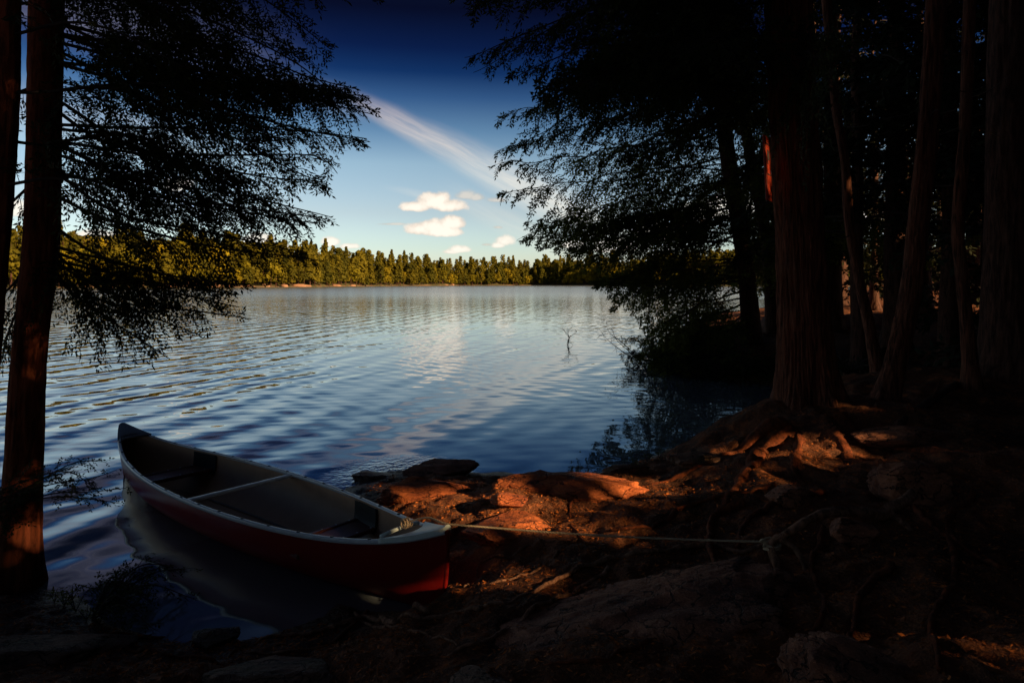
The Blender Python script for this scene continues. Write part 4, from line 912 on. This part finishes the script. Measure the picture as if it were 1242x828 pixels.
        h = MB(); tube(h, np.array([W_(np.array(uc - sg * .05), np.array(k * hb * .95), np.array(zc + .010 * (1 - k * k))) for k in np.linspace(-1, 1, 9)]), .013, 8); hh = h.build('handle', mtl, None); attach(hh, d); hh.location = (0, 0, 0)
        return d
    deck(1, .40, deckm); deck(-1, .30, deckf)
    # thwart
    mb = MB(); v = np.linspace(-1, 1, 21) * (float(beam(np.array(0.0))) - .005); P = W_(0 * v, v, float(sheer(np.array(0.0))) - .012 + 0 * v)
    wid = .022 + .012 * np.abs(np.linspace(-1, 1, 21)) ** 2
    V = np.stack([P + eu * wid[:, None] * a + ez * c for a, c in ((-1, -.011), (-1, .007), (-.6, .012), (.6, .012), (1, .007), (1, -.011))], 1).reshape(-1, 3); mb.add(V, grid_quads(21, 6)); mb.build('thwart', plain('pale_thwart', (.90, .86, .84), .4, .08, 30), T)
    for sc_ in (.50, -.54):
        uc = sc_ * L; zs = float(sheer(np.array(sc_))) - .155; hw = float(beam(np.array(sc_))) * .93
        mb = MB()
        seat = MB(); box(seat, W_(np.array(uc), np.array(0.0), np.array(zs)), eu * .115, ev * hw, ez * .011, 0, .006); st = seat.build('seat', redw, T, False)
        rl = MB()
        for du in (-.125, .125): box(rl, W_(np.array(uc + du), np.array(0.0), np.array(zs + .004)), eu * .018, ev * hw, ez * .016, 0, .006)
        r = rl.build('seat_rail', redw, None, False); attach(r, st); r.location = (0, 0, 0)
        bo = MB(); 
        for du in (-.125, .125):
            for f in (-.85, -.6, -.3, .1, .45, .8): tube(bo, np.array([W_(np.array(uc + du), np.array(f * hw), np.array(zs + a)) for a in (.018, .024)]), .007, 8)
        r = bo.build('bolt', alu, None); attach(r, st); r.location = (0, 0, 0)
        for sg in (-1, 1):
            ss = np.linspace(uc - .16, uc + .16, 9) / L; qq = np.linspace(.50, .97, 5); Sg, Qg = np.meshgrid(ss, qq, indexing='ij'); u, v, w = sect(Sg, Qg, .020)
            u2, v2, w2 = sect(Sg, Qg, .030); A = W_(u, v * sg, w).reshape(-1, 3); Bv = W_(u2, v2 * sg, w2).reshape(-1, 3); pn = MB(); Q = grid_quads(9, 5, False); pn.add(np.vstack([A, Bv]), np.vstack([Q, Q[:, ::-1] + 45]))
            e = np.array([k * 5 for k in range(9)] + [40 + k for k in range(1, 5)] + [k * 5 + 4 for k in range(7, -1, -1)] + [3, 2, 1]); e2 = np.roll(e, -1); pn.add(np.vstack([A, Bv]), np.stack([e, e2, e2 + 45, e + 45], 1))
            h = pn.build('seat_hanger', blk, None); attach(h, st); h.location = (0, 0, 0)
    return W_, L, sheer
W_, CL, sheer = canoe()
# painter rope: wound on the bow handle, drawn to the arched root and knotted there
M['rope'] = plain('tan_rope', (.46, .34, .22), .8, .3, 120, bmp=.003)
def rope():
    T = thing('rope', (*CAN_A, .55), 'thin tan rope stretched from the canoe to the arched root on the bank', 'rope')
    h = W_(np.array(CL - .37), np.array(0.0), np.array(.48)); tip = W_(np.array(CL - .02), np.array(.02), np.array(.545)); mid = W_(np.array(CL - .2), np.array(.03), np.array(.54))
    K = KNOT
    pts = [h, mid, tip]
    for t in np.linspace(.12, 1, 10): q = tip + (K - tip) * t; q[2] -= .018 * math.sin(math.pi * t); pts.append(q)
    P = catmull(pts, .012); s = np.arange(len(P)) * .012
    def strands(mb, P, r=.0062):
        Tn, U, Bn = frames(P); s = np.concatenate([[0], np.cumsum(np.linalg.norm(np.diff(P, axis=0), axis=1))])
        for k in range(3):
            a = s * 2 * np.pi / .06 + k * 2.094; tube(mb, P + (U * np.cos(a)[:, None] + Bn * np.sin(a)[:, None]) * r * .5, r * .62, 6)
    mb = MB(); strands(mb, P); mb.build('line', M['rope'], T)
    mb = MB()
    for k in range(3):      # turns on the handle
        a = np.linspace(0, 2 * np.pi, 24); c = W_(np.array(CL - .365), np.array(-.03 + .02 * k), np.array(.478)); eu = np.array([*CAN_D, 0])
        strands(mb, c + eu * (np.cos(a) * .026)[:, None] + np.array([0, 0, 1]) * (np.sin(a) * .028)[:, None] + np.array([*CAN_N, 0]) * (a * .003)[:, None], .006)
    mb.build('knot', M['rope'], T)
    mb = MB()
    for k in range(4):
        a = np.linspace(0, 2 * np.pi, 28); c = KNOT + np.array([.012, 0, -.004 - .011 * k]); rr = .042
        strands(mb, c + np.stack([np.cos(a) * rr, np.sin(a) * rr, .012 * np.sin(a + k)], 1), .0065)
    strands(mb, catmull([KNOT + [-.045, -.01, 0], KNOT + [-.06, -.02, .015], KNOT + [-.045, -.03, .025], KNOT + [-.03, -.02, .0], KNOT + [-.05, -.03, -.015]], .006), .0065)
    mb.build('knot', M['rope'], T)
rope()

# ------------------------------------------------------------------ orange board on the great trunk
def board():
    c = W3(931, 205, 6.97); T = thing('sign', c, 'narrow orange board nailed upright to the left side of the massive trunk', 'sign')
    Yd = unit(np.array([.52, .85, 0])); Nn = np.array([Yd[1], -Yd[0], 0]); up = unit(np.array([-.055, 0, 1])); mb = MB()
    box(mb, c, Yd * .125, Nn * .012, up * .33, 0, .004)
    m = plain('orange_paint', (.26, .024, .007), .55, .2, 30, bmp=.002); b = mb.build('board', m, T, False)
    dk = plain('dark_matte', (.02, .012, .01), .7, .2, 30)
    mb = MB(); box(mb, c + up * .14 + Nn * .0135, Yd * .05, Nn * .002, up * .05, 0, .001); box(mb, c + up * .09 - Yd * .04 + Nn * .0135, Yd * .02, Nn * .0025, up * .05, 0, .001); box(mb, c - up * .06 + Nn * .0135, Yd * .09, Nn * .002, up * .006, 0, .001); box(mb, c + up * .25 + Nn * .0135, Yd * .10, Nn * .002, up * .006, 0, .001)  # dark blotches and thin bars set on the face of the board
    q = mb.build('dark_shape', dk, None, False); attach(q, b); q.location = (0, 0, 0)
    mb = MB()
    for a in (.28, -.28): tube(mb, np.array([c + up * a + Nn * t for t in (.012, .017)]), .006, 8)
    q = mb.build('nail', dk, None, False); attach(q, b); q.location = (0, 0, 0)
board()

# ------------------------------------------------------------------ dead branches in the lake, shoots, litter, fallen logs
rng = np.random.default_rng(3)
def dead_branch(base, ends, label, r=.010):
    mb = MB()
    for e in ends:
        P = catmull([base, *e], .04); tube(mb, P, np.linspace(r, .0025, len(P)), 5)
        for _ in range(10):
            k = rng.integers(len(P) // 4, len(P)); d = unit(rng.normal(size=3) * [1, .6, .6] + [0, 0, .12]); l = rng.uniform(.08, .26); Q = catmull([P[k], P[k] + d * l * .5, P[k] + d * l + [0, 0, -.05]], .03); tube(mb, Q, np.linspace(.005, .0015, len(Q)), 4)
    o = mb.build('dead_branch', M['twig']); tag(o, label, 'branch', None); return o
def wp(px, py, Y): return W3(px, py, Y)
b0 = wp(688, 416, 22.0); dead_branch(b0 + [0, 0, -.15], [[wp(690, 410, 22), wp(686, 404, 22), wp(682, 397, 22)], [wp(690, 410, 22), wp(696, 405, 22), wp(700, 402, 22.1)], [wp(690, 410, 22), wp(689, 403, 22), wp(694, 396, 21.9)]], 'small dead branch sticking out of the open water', .016)
b1 = wp(782, 440, 17.0); dead_branch(b1 + [0, 0, -.1], [[wp(765, 428, 17), wp(748, 412, 17), wp(742, 398, 17)], [wp(752, 424, 17), wp(735, 410, 17), wp(728, 400, 17)], [wp(760, 420, 17), wp(740, 404, 17.3), wp(735, 391, 17.4)]], 'bare arching dead branch in the water next to the cove shrubs', .016)
for k, (px, py, h) in enumerate(((78, 735, .10), (92, 742, .13), (105, 752, .10), (66, 730, .08), (120, 758, .08), (88, 728, .09), (770, 566, .08), (800, 556, .1), (785, 560, .07))):
    b = hit(px, py); w = MB(); f = MB(); t = thing('seedling', b, 'tiny green seedling at the foot of the left hemlock' if k < 6 else 'tiny green seedling on the mossy cove corner', 'plant', 'seedlings at the left hemlock' if k < 6 else 'seedlings on the cove corner')
    for j in range(4):
        az = j * 1.7 + k; d = np.array([math.cos(az), math.sin(az), 0]) * h * .8
        bough([b, b + d * .5 + [0, 0, h * .7], b + d + [0, 0, h * .8]], rng, w, f, r0=.002, side=.06, side_gap=.03, droop=.2, lsize=(.02, .010), lgap=.012, carve=False, tip_r=.0008, sides=4, tgap=.02)
    w.build('stem', M['twig'], t); f.build('leaves', M['shoot'], t, False)
b = hit(112, 752); t = thing('shrub', b, 'low leafy bush sprawling over the water edge between the left hemlock and the canoe', 'shrub'); w = MB(); f = MB()
for k in range(13):
    az = rng.uniform(-.5, 1.9); d = np.array([math.cos(az), math.sin(az), 0]); L_ = rng.uniform(.25, .62)
    bough([b, b + d * L_ * .5 + [0, 0, rng.uniform(.06, .2)], b + d * L_ + [0, 0, rng.uniform(.02, .16)]], rng, w, f, r0=.005, side=.22, side_gap=.055, droop=.25, lsize=(.022, .011), lgap=.011, carve=False, tip_r=.0015, tgap=.045)
w.build('stems', M['twig'], t); f.build('foliage', M['needle'], t, False)
def log(p0, p1, r, label):
    a, b = hit(*p0), hit(*p1); a[2] += r * .5; b[2] += r * .6; P = catmull([a, (a + b) / 2 + [0, 0, .02], b], .05); mb = MB()
    tube(mb, P, np.linspace(r, r * .7, len(P)), 18, 0, lambda P, rr, an, D: rr * (1 + .16 * fbm((P[:, None] + D * .1).reshape(-1, 3) * 9, 5, 3).reshape(rr.shape))); stub = [P[len(P) // 2], P[len(P) // 2] + [.05, -.1, .25]]
    tube(mb, np.array(stub), np.array([r * .3, r * .1]), 6); tag(mb.build('fallen_log', M['bark_dark']), label, 'log')
log((945, 474), (868, 482), .05, 'thin fallen log lying along the cove edge left of the massive trunk')
log((1012, 452), (1085, 425), .09, 'mossy fallen log in the shade behind the leaning stem')
log((1090, 520), (1160, 470), .05, 'thin fallen branch on the ground between the leaning and wavy stems')
def litter():
    n = 95000; a = np.radians(rng.uniform(-40, 42, n)); r = 1.9 * (9.0 / 1.9) ** rng.random(n); x = np.sin(a) * r; y = np.cos(a) * r
    d = shore_dist(x, y); u = (x - CAN_C[0]) * CAN_D[0] + (y - CAN_C[1]) * CAN_D[1]; v = (x - CAN_C[0]) * CAN_N[0] + (y - CAN_C[1]) * CAN_N[1]
    dens = vnoise(np.stack([x * 1.2, y * 1.2, 0 * x], 1), 44)
    g = (d > .12) & ((np.abs(v) > .55) | (np.abs(u) > CAN_L / 2 + .1)) & (dens > rng.uniform(-1, .6, n)); x, y = x[g], y[g]; n = len(x)
    p = np.stack([x, y, zg(x, y) + .006], 1); an = rng.uniform(0, 6.283, n); u = np.stack([np.cos(an), np.sin(an), rng.normal(0, .25, n)], 1); w = np.stack([-np.sin(an), np.cos(an), rng.normal(0, .5, n)], 1); s = rng.uniform(.006, .020, n)[:, None]
    th = rng.uniform(.06, .38, n)[:, None]
    V = np.stack([p - u * s, p - w * s * th, p + u * s, p + w * s * th], 1).reshape(-1, 3); mb = MB(); mb.add(V, np.arange(n * 4).reshape(-1, 4))
    tag(mb.build('leaf_litter', M['litter'], None, False), 'dead needles and leaf scraps strewn over the forest floor', 'leaf litter', kind='stuff')
litter()
